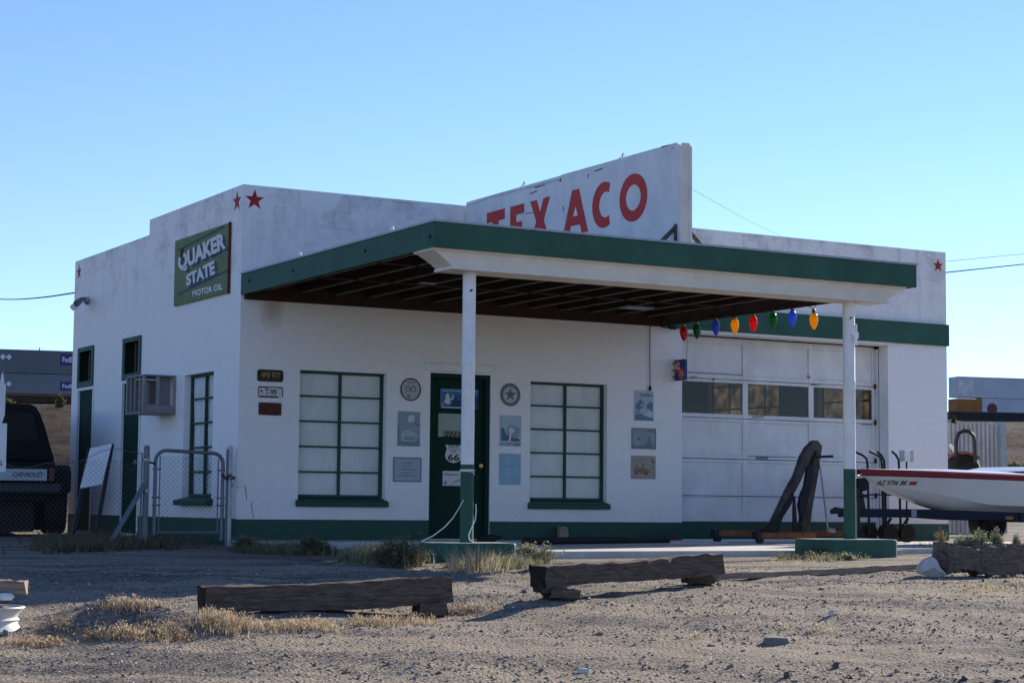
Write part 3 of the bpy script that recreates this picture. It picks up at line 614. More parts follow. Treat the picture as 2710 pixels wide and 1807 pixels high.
def X_(a, b): m = (a+b)/2; s = .15; return [(a, K), (a+s, K), (m, K-.17), (b-s, K), (b, K), (m+.085, K/2), (b, 0), (b-s, 0), (m, .17), (a+s, 0), (a, 0), (m-.085, K/2)]
def A_(a, b):
    m = (a+b)/2
    return [[(a, 0), (m-.075, K), (m-.0, K), (m-.0, K-.19), (m-.055, .215), (m, .215), (m, .105), (a+.175, .105), (a+.145, 0)],
            [(b, 0), (b-.145, 0), (b-.175, .105), (m, .105), (m, .215), (m+.055, .215), (m, K-.19), (m, K), (m+.075, K)]]
def arc(cx, cz, rx, rz, t0, t1, n=20): return [(cx+rx*math.cos(t0+(t1-t0)*i/n), cz+rz*math.sin(t0+(t1-t0)*i/n)) for i in range(n+1)]
def C_(a, b):
    cx = (a+b)/2+.055; rx = cx-a; s = .145; t = R(62)
    o = arc(cx, K/2, rx, K/2, t, 2*math.pi-t, 26); i_ = arc(cx+.03, K/2, rx-s+.03, K/2-.115, 2*math.pi-t*.98, t*.98, 26)
    return o + i_
for nm, lp in (("T", T_(.594, 1.047)), ("E", E_(1.193, 1.53)), ("X", X_(1.684, 2.146)), ("C", C_(3.10, 3.50))):
    letter(lp).build("letter", 'red', rs)
m_ = MB()
for lp in A_(2.451, 3.011): m_.plate((SX-.0005, 0, 3.60), U_, V_, lp, .006)
m_.build("letter", 'red', rs)
m_ = MB(); m_.ring((SX-.0005, -3.955, 3.60+K/2), U_, V_, K/2+.005, .145, .006, 40, 1.04); 
# oval ring: outer 0.265 high, opening narrower
m_.build("letter", 'red', rs)
for y in (-1.50, -3.72):
    q = MB(); q.tube([(SX+.01, y+.09, ZT), (SX+.01, y+.03, ZT+.02), (SX+.01, y, ZT+.055), (SX+.01, y-.02, ZT+.045), (SX+.01, y-.03, ZT+.01)], .004, 5); q.tube([(SX+.01, y, ZT), (SX+.01, y, ZT+.05)], .008, 6); q.build("wire_hook", 'steel', rs)
q = MB(); q.tube([hit_x(z8(5, 590), SX-.02), hit_x(z8(280, 490), SX-.02), hit_x(z8(800, 355), SX-.02)], .002, 5)
q.build("guy_wire", 'cable', rs)

chip = C("bare_grey_wood", (.09, .085, .08), .9)
for pts in ([z8(572, 462), z8(632, 438), z8(630, 446), z8(580, 466)], [z8(610, 412), z8(690, 392), z8(688, 398), z8(615, 420)], [z8(796, 368), z8(815, 340), z8(812, 372)], [z8(1012, 318), z8(1020, 312), z8(1018, 345), z8(1013, 340)], [z8(825, 555), z8(832, 560), z8(830, 600), z8(826, 590)], [z8(1565, 108), z8(1625, 92), z8(1618, 100), z8(1572, 118)], [z8(540, 610), z8(605, 602), z8(604, 607), z8(545, 615)], [z8(1062, 290), z8(1125, 268), z8(1128, 276), z8(1068, 297)], [z8(1655, 110), z8(1668, 118), z8(1660, 124)], [z8(640, 655), z8(690, 650), z8(690, 654), z8(640, 660)]):
    q = MB(); P_ = [hit_x(k, SX-.004) for k in pts]; q.add([tuple(k) for k in P_], [tuple(range(len(P_)))]); q.build("paint_chip", chip, rs)
dirt = C("grey_grime", (.24, .24, .25), .9)
for pts in ([z5(300, 352), z5(350, 350), z5(345, 362), z5(305, 366)], [z5(440, 362), z5(466, 360), z5(460, 382), z5(448, 380)], [z5(1072, 402), z5(1140, 398), z5(1138, 406), z5(1080, 410)], [z5(720, 862), z5(810, 860), z5(800, 880), z5(730, 884)], [z5(668, 857), z5(985, 864), z5(985, 869), z5(668, 862)], [z5(700, 605), z5(780, 602), z5(775, 612), z5(705, 614)], [z5(1395, 650), z5(1470, 652), z5(1465, 664), z5(1400, 660)], [z5(1055, 345), z5(1075, 350), z5(1070, 365), z5(1058, 362)], [z5(258, 318), z5(640, 340), z5(640, 344), z5(258, 323)]):
    q = MB(); P_ = [hit_y(k, .2675) for k in pts]; q.add([tuple(k) for k in P_], [tuple(range(len(P_)))]); q.build("grime_mark", dirt, gdo)

# --- oil sign on the side wall
os_ = thing("oil_sign", "weathered green QUAKER STATE MOTOR OIL sign high on the side wall", "metal sign", (-.02, 1.33, 3.01))
q = MB(); q.box(-.035, .37, 3.01, -.001, 2.29, 3.872); q.build("panel", [mat("faded_olive_green", (.125, .165, .060), .6, var=.18, vscale=3, bump=.05)], os_, bevel=.004)
q = MB(); q.box(-.037, .352, 3.0, -.002, .368, 3.882); q.build("rusty_edge", 'rust', os_)
O_ = Vector((-.036, 2.28, 3.02)); UL = Vector((0, -1, 0)); UZ = Vector((0, 0, 1))
def sgn(u, v): return (O_[0], O_[1]-u, O_[2]+v)
ca, sa = math.cos(R(3.6)), math.sin(R(3.6)); TU = Vector((0, -ca, sa)); TV = Vector((0, 0, 1))
blue, whl = C("sign_navy", (.030, .040, .085)), C("sign_white", (.62, .64, .63))
# measured text boxes (side-wall plane)
def sidepos(uv): p = hit_x(uv, -.036); return 2.28-p[1], p[2]-3.02
def para(m_, a, b, dz0, dz1): 
    m_.add([sgn(a[0], a[1]+dz0), sgn(b[0], b[1]+dz0), sgn(b[0], b[1]+dz1), sgn(a[0], a[1]+dz1)], [(0, 1, 2, 3)])
q = MB()
for pa, pb in ((z2(1008, 672), z2(1390, 478)), (z2(1003, 1038), z2(1418, 842))):
    a, b = sidepos(pa), sidepos(pb); m_ = MB(); m_.plate(sgn(a[0], a[1]), Vector((0, -(b[0]-a[0]), b[1]-a[1])).normalized(), UZ, [(0, 0), (math.hypot(b[0]-a[0], b[1]-a[1]), .0), (math.hypot(b[0]-a[0], b[1]-a[1]), .028), (0, .020)], .002); m_.build("stripe", blue, os_)
def warp(txt, pbl, pbr, ptl, ptr, name, m, bold, dx=0, dz=0, lift=.003, th=None):
    t = MB(); t.text(txt, (0, 0, 0), (1, 0, 0), (0, 1, 0), 1.0, 1.0, 0, bold)
    bl, br_, tl, tr = [np.array(sidepos(k)) for k in (pbl, pbr, ptl, ptr)]
    vs = []
    for x, y, _ in t.v:
        q_ = (bl*(1-x)+br_*x)*(1-y)+(tl*(1-x)+tr*x)*y; p_ = sgn(q_[0]+dx, q_[1]+dz); vs.append((p_[0]-lift, p_[1], p_[2]))
    t.v = vs; return t.build(name, m, os_)
qk = (z2(1012, 865), z2(1408, 672), z2(1008, 705), z2(1395, 508))
stt = (z2(1080, 965), z2(1318, 862), z2(1075, 868), z2(1310, 745))
for i, s_ in enumerate(("QUAKER", "STATE")):
    bx = qk if i == 0 else stt
    for k, (dx, dz) in enumerate(((.10, -.035), (.066, -.024), (.033, -.012))):
        warp(s_, *bx, "letter_shadow", blue, .05, dx, dz, .001+.0004*k)
    warp(s_, *bx, "lettering", whl, .05, lift=.004)
warp("MOTOR OIL", z2(1130, 1052), z2(1380, 990), z2(1127, 1000), z2(1378, 935), "lettering", whl, .04)
q = MB(); a = sidepos(z2(1040, 690)); q.plate(sgn(*a), UL, UZ, [(-.07, -.05), (.02, -.07), (.08, .0), (.05, .07), (-.04, .05)], .005); q.build("rust_spot", 'rust', os_)

# --- small box sign at the corner of the bay
bs = thing("box_sign", "small blue and red AC oil filters box sign projecting beside the garage bay", "box sign", (6.40, -.3, 2.3))
pa, pb = hit_y(a7(493, 75), -.02), hit_y(a7(493, 295), -.02); bx_ = 6.30
z0_, z1_ = hit_x(a7(540, 300), bx_)[2], hit_x(a7(540, 62), bx_)[2]; yb_ = hit_x(a7(540, 180), bx_)[1]; yf_ = hit_x(a7(700, 160), bx_)[1]-.10
yb_ = min(yb_, -.03)
q = MB(); q.box(bx_, yf_, z0_, bx_+.045, yb_, z1_); q.build("cabinet", C("sign_blue", (.035, .055, .22)), bs, bevel=.006)
q = MB(); q.box(bx_-.03, yb_+.001, z0_-.01, bx_+.06, yb_+.012, z1_+.01); q.build("bracket", 'white', bs)
for z in (z0_+.05, (z0_+z1_)/2, z1_-.05):
    q = MB(); q.lathe([(.012, 0), (.012, -.012), (0, -.014)], (bx_-.018, yb_, z), 'y', 8); q.build("bolt", 'blackmetal', bs)
hh = z1_-z0_; ww = yb_-yf_
def disc(m_, O, U, V, rx, rz, th=.002, n=28): m_.plate(O, U, V, [(rx*math.cos(2*math.pi*k/n), rz*math.sin(2*math.pi*k/n)) for k in range(n)], th); return m_
for (u, v, r_) in ((.30, .66, .155), (.70, .30, .150)):
    q = MB(); disc(q, (bx_-.001, yb_-ww*u, z0_+hh*v), UL, UZ, ww*.27, hh*.27); q.build("disc", C("sign_orange_red", (.60, .10, .05)), bs)
q = MB(); q.text("AC", (bx_-.004, yb_-ww*.06, z0_+hh*.52), UL, UZ, ww*.50, hh*.33, .001, .03); q.build("lettering", whl, bs)
q = MB(); q.text("OIL", (bx_-.004, yb_-ww*.60, z0_+hh*.36), UL, UZ, ww*.20, hh*.10, .001, .01); q.text("FILTERS", (bx_-.004, yb_-ww*.46, z0_+hh*.22), UL, UZ, ww*.48, hh*.10, .001, .01); q.build("lettering", whl, bs)
q = MB(); q.tube([(bx_+.05, yf_+.02, z1_), (bx_+.05, yf_+.02, 2.86)], .003, 5); q.build("hanger_wire", 'cable', bs)

# --- plates and boards on the front wall
def board(name, label, cat, tl, br, m, y=-.001, th=.006, r=0.0, frame=None, bolts=True, group=None):
    a, b = hit_y(tl, y), hit_y(br, y); x0, x1, z1_, z0_ = a[0], b[0], a[2], b[2]
    t = thing(name, label, cat, ((x0+x1)/2, y, z0_), group)
    w_, h_ = x1-x0, z1_-z0_
    if r > 0:
        pts = []
        for (cx, cz, a0) in ((w_-r, h_-r, 0), (r, h_-r, 90), (r, r, 180), (w_-r, r, 270)):
            for k in range(5): an = R(a0+k*22.5); pts.append((cx+r*math.cos(an), cz+r*math.sin(an)))
    else: pts = [(0, 0), (w_, 0), (w_, h_), (0, h_)]
    q = MB(); q.plate((x0, y, z0_), PLX, PLZ, pts, th); q.build("plate", m, t)
    if frame:
        q = MB(); f = .014
        for bxx in ((0, 0, w_, f), (0, h_-f, w_, h_), (0, f, f, h_-f), (w_-f, f, w_, h_-f)): q.box(x0+bxx[0], y-th-.004, z0_+bxx[1], x0+bxx[2], y-th+.001, z0_+bxx[3])
        q.build("frame", frame, t)
    if bolts:
        for (u, v) in ((.07, .08), (.93, .08), (.07, .92), (.93, .92)):
            q = MB(); disc(q, (x0+w_*u, y-th, z0_+h_*v), PLX, PLZ, .006, .006, .003, 8); q.build("screw", 'steel', t)
    t['_'] = 1; del t['_']
    def place(u, v, d=.0012): return (x0+w_*u, y-th-d, z0_+h_*v)
    return t, place, w_, h_
def bits(t, place, w_, h_, name, m, shapes, d=.001):
    for k, s_ in enumerate(shapes):
        q = MB(); q.plate(place(0, 0, d+.0006*k), PLX, PLZ, [(a*w_, b*h_) for a, b in s_], .0008); q.build(name, m, t)
def words(t, place, w_, h_, txt, u, v, wu, hv, m, bold=.01, shear=0, name="lettering"):
    q = MB(); q.text(txt, place(u, v, .0006), PLX, PLZ, wu*w_, hv*h_, .0015, bold, shear); q.build(name, m, t)
ink = C("faded_ink", (.10, .13, .16)); ink2 = C("pale_faded_ink", (.22, .28, .32)); wht = C("enamel_white", (.60, .60, .58))
navy = C("print_blue", (.07, .14, .24))
t, p, w_, h_ = board("licence_plate", "black licence plate with yellow 4P8 977, topmost of the three plates", "licence plate", (650+285*.10842, 950+240*.10842), (650+912*.10842, 950+562*.10842), C("plate_black", (.012, .013, .012), .4), r=.03, bolts=False)
words(t, p, w_, h_, "4P8 977", .14, .32, .74, .46, C("plate_yellow", (.36, .25, .03)), .012); words(t, p, w_, h_, "CALIFORNIA", .24, .08, .5, .10, C("dim_yellow", (.10, .08, .02)), 0)
t, p, w_, h_ = board("licence_plate", "white licence plate with rusty edges reading T-99, middle of the three plates", "licence plate", a8(303, 650), a8(903, 955), wht, r=.03, bolts=False)
bits(t, p, w_, h_, "rust_stain", 'rust', [[(.02, .02), (.85, .03), (.80, .16), (.1, .17)], [(.02, .85), (.5, .93), (.98, .86), (.95, .99), (.04, .99)], [(.0, .1), (.03, .1), (.03, .9), (.0, .9)], [(.97, .1), (1, .1), (1, .9), (.97, .9)]])
words(t, p, w_, h_, "T-99", .28, .22, .46, .56, C("plate_black", (.012, .013, .012)), .012); words(t, p, w_, h_, "ARIZONA", .22, .82, .32, .09, 'rust', .0)
bits(t, p, w_, h_, "emblem", 'red', [[(.06, .5), (.20, .5), (.16, .62), (.13, .74), (.10, .62)]], .003)
t, p, w_, h_ = board("licence_plate", "blank rusty brown plate, lowest of the three plates on the front wall", "licence plate", a8(318, 1045), a8(868, 1375), 'rust', r=.012)
# round boards either side of the door
def roundboard(label, uv, ur, vt, m, rim, rimw):
    c = hit_y(uv, -.001); rx = hit_y(ur, -.001)[0]-c[0]; rz = hit_y(vt, -.001)[2]-c[2]; r_ = (rx+rz)/2
    t = thing("round_sign", label, "round sign", (c[0], c[1], c[2]-r_))
    q = MB(); disc(q, (c[0], -.001, c[2]), PLX, PLZ, r_, r_, .005, 40); q.build("plate", m, t)
    q = MB(); q.ring((c[0], -.0055, c[2]), PLX, PLZ, r_+.002, r_-rimw, .003, 40); q.build("rim", rim, t)
    return t, c, r_
t, c, r_ = roundboard("round white sign with a thin black rim left of the green door", a6(289, 305), a6(403, 305), a6(289, 172), C("faded_enamel", (.42, .44, .44)), 'blackmetal', .014)
for pts in ([(-.5, .1), (-.3, .35), (-.05, .2), (-.1, -.1), (-.4, -.15)], [(.0, .1), (.35, .35), (.5, -.1), (.1, -.2)], [(-.35, -.55), (-.15, -.75), (-.05, -.6), (-.2, -.45)]):
    q = MB(); n_ = len(pts)
    for k in range(n_): a, b = pts[k], pts[(k+1) % n_]; q.bar((c[0]+a[0]*r_, -.0075, c[2]+a[1]*r_), (c[0]+b[0]*r_, -.0075, c[2]+b[1]*r_), .009, .002, (0, 1, 0))
    q.build("print", ink, t)
q = MB(); q.box(c[0]-.4*r_, -.0075, c[2]+.56*r_, c[0]+.4*r_, -.0062, c[2]+.70*r_); q.build("print", ink2, t)
t, c, r_ = roundboard("round grey badge sign with a five-pointed star right of the green door", a6(1437, 365), a6(1550, 365), a6(1437, 232), C("badge_pale", (.46, .48, .47)), C("badge_grey", (.15, .16, .17)), .042)
q = MB(); q.plate((c[0], -.0065, c[2]), PLX, PLZ, star(None, None, None, r_*.62), .002); q.build("star", C("badge_star_grey", (.13, .16, .20)), t)
q = MB(); disc(q, (c[0], -.009, c[2]), PLX, PLZ, r_*.2, r_*.2, .001, 16); q.build("print", C("badge_blue", (.07, .13, .32)), t)
# rectangular boards
pale = C("board_pale_blue", (.37, .46, .50)); steelb = C("board_blue_grey", (.26, .33, .36))
t, p, w_, h_ = board("poster_board", "faded grey green tin poster with 66 and an old car, left of the door", "tin poster", a6(143, 553), a6(393, 960), steelb)
bits(t, p, w_, h_, "print", C("board_green_grey", (.19, .25, .26)), [[(.0, .0), (1, 0), (1, .18), (.0, .14)], [(0, .15), (.08, .15), (.08, .6), (0, .6)], [(.72, .62), (.98, .55), (.98, .66), (.76, .70)]])
bits(t, p, w_, h_, "print", pale, [[(.12, .30), (.25, .46), (.65, .48), (.85, .40), (.88, .28), (.80, .13), (.22, .14)]], .003)
bits(t, p, w_, h_, "print", ink2, [[(.28, .27), (.78, .26), (.76, .17), (.30, .18)], [(.62, .47), (.80, .43), (.80, .40), (.62, .42)]], .0045)
bits(t, p, w_, h_, "print", wht, [[(.46, .70), (.72, .70), (.76, .84), (.66, .90), (.52, .90), (.44, .84)]], .003); words(t, p, w_, h_, "66", .50, .72, .20, .09, C("plate_black", (.012, .013, .012)), .01)
t, p, w_, h_ = board("poster_board", "pale framed notice with faint lines of print, lower left of the door", "tin poster", a6(90, 1082), a6(408, 1370), C("board_pale_grey", (.36, .41, .43)), frame=C("frame_blue_grey", (.13, .17, .21)), bolts=False)
for k in range(5):
    u0 = .28-.04*k+.1*(k % 2); bits(t, p, w_, h_, "print", ink2, [[(u0, .74-.13*k), (1-u0, .74-.13*k), (1-u0-.03, .79-.13*k), (u0+.02, .79-.13*k)]])
t, p, w_, h_ = board("poster_board", "white tin poster with a dark dam scene reading LA ROUTE 66, right of the door", "tin poster", a6(1316, 598), a6(1562, 962), C("board_white_blue", (.40, .49, .54)))
bits(t, p, w_, h_, "print", navy, [[(.07, .18), (.92, .16), (.92, .24), (.62, .30), (.5, .34), (.3, .36), (.20, .56), (.07, .62)]])
bits(t, p, w_, h_, "print", steelb, [[(.28, .36), (.38, .62), (.52, .70), (.8, .62), (.92, .44), (.62, .30)], [(.6, .24), (.9, .3), (.9, .62), (.78, .6)]], .003)
bits(t, p, w_, h_, "print", wht, [[(.40, .17), (.46, .40), (.40, .5), (.48, .62), (.72, .52), (.54, .38), (.5, .17)]], .0045)
words(t, p, w_, h_, "LA ROUTE", .07, .04, .55, .075, ink, .01); words(t, p, w_, h_, "66", .68, .02, .25, .11, ink, .02)
t, p, w_, h_ = board("poster_board", "plain light blue tin poster with one small line of writing, right of the door", "tin poster", a6(1312, 1040), a6(1556, 1403), C("board_sky_blue", (.27, .43, .53)))
words(t, p, w_, h_, "Tempest", .30, .57, .42, .045, ink, .0, .3)
bits(t, p, w_, h_, "print", C("board_sky_light", (.31, .46, .55)), [[(.3, .3), (.5, .22), (.7, .3), (.72, .5), (.28, .5)]])
t, p, w_, h_ = board("poster_board", "blue and white tin poster under the hanging cord, topmost of three near the bay", "tin poster", a7(167, 405), a7(388, 757), pale, bolts=False)
bits(t, p, w_, h_, "print", C("print_teal", (.10, .21, .29)), [[(.02, .20), (.3, .26), (.55, .16), (.98, .10), (.98, .02), (.02, .02)], [(.1, .55), (.3, .72), (.5, .62), (.42, .42), (.2, .36), (.04, .42)], [(.62, .5), (.8, .66), (.96, .58), (.92, .3), (.72, .34)], [(.02, .3), (.3, .34), (.3, .30), (.02, .26)]])
bits(t, p, w_, h_, "print", C("print_light", (.46, .56, .60)), [[(.3, .52), (.42, .60), (.40, .46)], [(.58, .16), (.72, .40), (.94, .30), (.9, .12)]], .0045)
words(t, p, w_, h_, "Indian", .28, .82, .66, .12, C("print_dark_green", (.06, .14, .15)), .01, .25)
t, p, w_, h_ = board("poster_board", "mottled grey blue tin poster, middle of three boards near the garage bay", "tin poster", a7(136, 832), a7(414, 1080), steelb, frame=C("frame_tan", (.22, .17, .13)), bolts=False)
words(t, p, w_, h_, "US ROUTE", .10, .80, .70, .10, ink2, .0)
bits(t, p, w_, h_, "print", C("print_slate", (.15, .20, .24)), [[(.03, .04), (.95, .04), (.96, .12), (.52, .14), (.45, .2), (.2, .12), (.03, .18)], [(.50, .14), (.56, .32), (.66, .36), (.70, .62), (.76, .62), (.80, .34), (.9, .12)]])
bits(t, p, w_, h_, "print", C("print_brown", (.22, .17, .12)), [[(.22, .42), (.28, .56), (.36, .5), (.30, .40)], [(.62, .92), (.92, .9), (.9, .82), (.66, .84)]], .003)
t, p, w_, h_ = board("poster_board", "tan tin poster with a brown vintage car, lowest of three near the bay", "tin poster", a7(130, 1150), a7(412, 1425), C("board_tan", (.34, .29, .24)), bolts=False)
bits(t, p, w_, h_, "print", C("print_ochre", (.26, .15, .07)), [[(.10, .32), (.18, .48), (.30, .44), (.44, .50), (.58, .46), (.66, .40), (.76, .36), (.74, .26), (.2, .24)]])
bits(t, p, w_, h_, "print", C("print_umber", (.12, .09, .07)), [[(.14, .24), (.20, .30), (.28, .24), (.2, .18)], [(.52, .24), (.60, .32), (.68, .24), (.6, .15)], [(.18, .50), (.22, .62), (.26, .50)], [(.44, .54), (.48, .68), (.53, .54)], [(.80, .86), (.90, .80), (.97, .70), (.86, .74)]], .003)
words(t, p, w_, h_, "1915 Touring", .1, .78, .42, .07, C("print_faint_brown", (.27, .22, .18)), .0)
# boards on the door
YD = .088
t, p, w_, h_ = board("door_banner", "small blue tin banner with a white figure at the top of the green door", "banner", a6(630, 288), a6(1070, 530), C("banner_blue", (.035, .15, .30)), y=YD, th=.004, bolts=False)
bits(t, p, w_, h_, "print", C("banner_navy", (.02, .05, .11)), [[(.25, .08), (1, .08), (1, .6), (.6, .7), (.4, .55)]])
bits(t, p, w_, h_, "print", wht, [[(.03, .1), (.14, .45), (.13, .62), (.20, .76), (.24, .62), (.23, .5), (.30, .48), (.32, .70), (.34, .70), (.34, .44), (.25, .40), (.27, .22), (.18, .2), (.10, .3), (.05, .08)], [(.04, .0), (.9, .0), (.9, .06), (.06, .06)]], .003)
words(t, p, w_, h_, "GREETINGS FROM THE ROAD", .04, .84, .92, .09, wht, .01); words(t, p, w_, h_, "ROAD 66", .45, .42, .4, .12, C("banner_pale", (.25, .34, .42)), .0)
t, p, w_, h_ = board("house_number", "italic black house number 2211 on the door glass", "house number", a6(665, 775), a6(905, 865), C("number_tan", (.22, .21, .13)), y=.106, th=.002, bolts=False)
words(t, p, w_, h_, "2211", .04, .10, .80, .78, C("plate_black", (.012, .013, .012)), .02, .3)
t, p, w_, h_ = board("door_notice", "small white notice with printed lines on the lower half of the green door", "notice", a6(660, 1240), a6(905, 1415), wht, y=.103, th=.003, bolts=False)
words(t, p, w_, h_, "Bienvenue", .1, .68, .62, .18, ink, .01, .2); bits(t, p, w_, h_, "print", ink2, [[(.06, .1), (.2, .1), (.2, .32), (.06, .32)], [(.5, .3), (.9, .5), (.93, .44), (.55, .22)], [(.42, .08), (.46, .08), (.46, .24), (.42, .24)]])
# route shield
a, b = hit_y(a6(678, 1000), .10), hit_y(a6(893, 1000), .10); zt, zb_ = hit_y(a6(785, 897), .10)[2], hit_y(a6(785, 1160), .10)[2]
t = thing("route_shield", "white ROUTE US 66 highway shield sign on the green door", "road sign", ((a[0]+b[0])/2, .10, zb_))
ww, hh = b[0]-a[0], zt-zb_
half = [(0, 0), (.10, .03), (.30, .08), (.45, .20), (.49, .36), (.45, .52), (.40, .64), (.43, .74), (.49, .84), (.36, .96), (.22, .94), (.10, .955), (0, .96)]
outl = [(x*ww, z*hh) for x, z in half] + [(-x*ww, z*hh) for x, z in half[::-1][1:-1]]
q = MB(); q.plate((t.location.x, .103, zb_), PLX, PLZ, outl, .004); q.build("plate", C("shield_black", (.03, .03, .03)), t)
q = MB(); q.plate((t.location.x, .0985, zb_+hh*.03), PLX, PLZ, [(x*.93, z*.94) for x, z in outl], .002); q.build("face", wht, t)
for s_, u, v, wu, hv, bo in (("ROUTE", -.27, .70, .54, .13, .015), ("US", -.15, .51, .30, .075, .03), ("66", -.31, .13, .62, .30, .03)):
    q = MB(); q.text(s_, (t.location.x+u*ww, .0962, zb_+v*hh), PLX, PLZ, wu*ww, hv*hh, .001, bo); q.build("lettering", C("shield_black", (.03, .03, .03)), t)
q = MB(); q.box(t.location.x-.40*ww, .0955, zb_+.635*hh, t.location.x+.40*ww, .0962, zb_+.65*hh); q.build("rule", C("shield_black", (.03, .03, .03)), t)

# --- hanging cord on the front wall
p0, p1 = hit_y(z8(1483, 1400), -.03), hit_y(a7(350, 360), -.03)
t = thing("hanging_cord", "black electric cord hanging down the front wall above the posters near the bay", "cord", (p1[0], -.03, p1[2]))
q = MB(); q.tube([(p0[0], -.03, 2.93), (p0[0]+.003, -.025, 2.4), (p1[0]-.004, -.03, p1[2]+.3), (p1[0], -.03, p1[2])], .006, 6); q.build("wire_run", 'cable', t)
q = MB(); q.lathe([(0, .03), (.008, .02), (.02, -.02), (.02, -.05), (0, -.055)], (p1[0], -.03, p1[2]), 'z', 10); q.build("plug", 'black', t, smooth=True)

# --- evaporative cooler box on the side wall
yA = 2.18; pA = hit_y(z1(960, 285), yA); pB = hit_y(z1(960, 545), yA); xo = pA[0]; ct_, cb_ = 2.10, 1.60
yBk = hit_x(z1(845, 310), xo)[1]
t = thing("evaporative_cooler", "grey sheet metal evaporative cooler box, one side open, projecting from the side wall", "air cooler", (xo/2, (yA+yBk)/2, cb_))
cg = mat("cooler_grey_paint", (.24, .22, .23), .5, var=.2, vscale=8)
fr = MB(); s = .035
fr.box(xo, yA, cb_, -.001, yBk, cb_+.02); fr.box(xo, yA, ct_-.02, -.001, yBk, ct_)
for (x_, y_) in ((xo, yA), (xo, yBk-s), (-.001-s, yA), (-.001-s, yBk-s)): fr.box(x_, y_, cb_+.02, x_+s, y_+s, ct_-.02)
fr.box(xo+s, yA, cb_+.02, -.001-s, yA+.012, cb_+.11); fr.box(xo+s+.14, yA+.002, cb_+.11, xo+s+.19, yA+.012, ct_-.02); fr.box(xo+s+.22, yA+.12, cb_+.11, -.05, yA+.13, ct_-.03)
fr.build("cabinet", cg, t, bevel=.003, seg=1)
for i in range(3):
    y_ = yA+(yBk-yA)*(i+1)/4; q = MB(); q.box(xo+.004, y_-.012, cb_+.02, xo+.016, y_+.012, ct_-.02); q.build("louver_bar", cg, t)
for k in range(9):
    z = cb_+.05+.045*k; q = MB(); q.bar((xo+.02, yA+s, z), (xo+.02, yA+(yBk-yA)/4-.012, z), .03, .004, (1, 0, 1.0)); q.build("louver", 'steel', t)
q = MB(); q.box(xo+.03, yBk-.03, cb_+.03, -.04, yBk-.02, ct_-.03); q.build("back_panel", cg, t)
q = MB(); q.box(xo+s+.03, yA+.30, cb_+.06, xo+s+.15, yA+.33, ct_-.08); q.build("duct_panel", 'steel', t)
q = MB(); q.box(-.012, yA-.03, cb_-.02, -.0005, yA-.001, ct_+.02); q.build("wall_flange", 'white', t)
# --- flood light on the side wall
pf = hit_x(z2(260, 1085), -.01)
t = thing("flood_light", "twin flood light with dark and clear lamps near the far end of the side wall", "flood light", tuple(pf))
q = MB(); q.lathe([(.06, 0), (.06, -.03), (.04, -.06), (0, -.06)], tuple(pf), 'x', 14); q.build("base", 'steel', t, smooth=True)
for nm, uv, m_ in (("lamp", z2(205, 1072), 'rail'), ("lamp", z2(178, 1105), 'white')):
    a = Vector(hit_x(uv, -.22)); q = MB(); q.tube([Vector(pf)+Vector((-.05, 0, 0)), a+Vector((.05, .0, .02)), a, a+Vector((-.06, -.03, -.05)), a+Vector((-.09, -.05, -.075))], [.010, .02, .032, .048, .05], 12); q.build(nm, m_, t, smooth=True)

# --- string of big bulbs along the right edge of the canopy
t = thing("light_string", "string of eight big coloured bulbs hanging along the right edge of the canopy", "string lights", (6.1, -2.5, 2.8))
cols = dict(red=(.75, .02, .03), green=(.0, .22, .05), blue=(.08, .20, .75), yellow=(.85, .48, .01))
BM = {k: bulb_material(k+"_glass", v) for k, v in cols.items()}
tops = []
bl = [(25, 835, 'red'), (115, 820, 'green'), (245, 795, 'blue'), (375, 785, 'yellow'), (502, 768, 'red'), (635, 745, 'green'), (768, 730, 'blue'), (915, 748, 'yellow')]
for u, v, c in bl:
    p = hit_x(a1(u, v), 6.04); x, y, z = p; sc_ = 1.0
    q = MB(); q.lathe([(.024, .05), (.044, .024), (.054, -.015), (.049, -.066), (.030, -.118), (.009, -.146), (0, -.148)], (x, y, z), 'z', 18); b_ = q.build("bulb", BM[c], t, smooth=True); b_["label"] = c+" bulb"
    q = MB(); q.lathe([(0, .10), (.018, .10), (.024, .09), (.024, .04), (.022, .035)], (x, y, z), 'z', 12); q.build("bulb_cap", mat("brass_cap", (.30, .24, .12), .35, metal=.8) if "brass_cap" not in bpy.data.materials else bpy.data.materials["brass_cap"], b_, smooth=True)
    tops.append((x, y, z+.10))
pts = [(6.09, -.10, 2.94)]
for a, b in zip(tops, tops[1:]+[None]):
    pts.append(a)
    if b: pts.append(((a[0]+b[0])/2, (a[1]+b[1])/2, max(a[2], b[2])+.03))
pts.append(tuple(hit_x(a1(935, 650), 6.04)))
q = MB(); q.tube(pts, .0045, 6); q.build("cable", 'cable', t)
p = hit_y(z8(1652, 1470), -.1); q = MB(); q.box(p[0]-.05, -.13, p[2]-.03, p[0]+.05, -.09, p[2]+.03); q.build("junction_box", 'black', t)

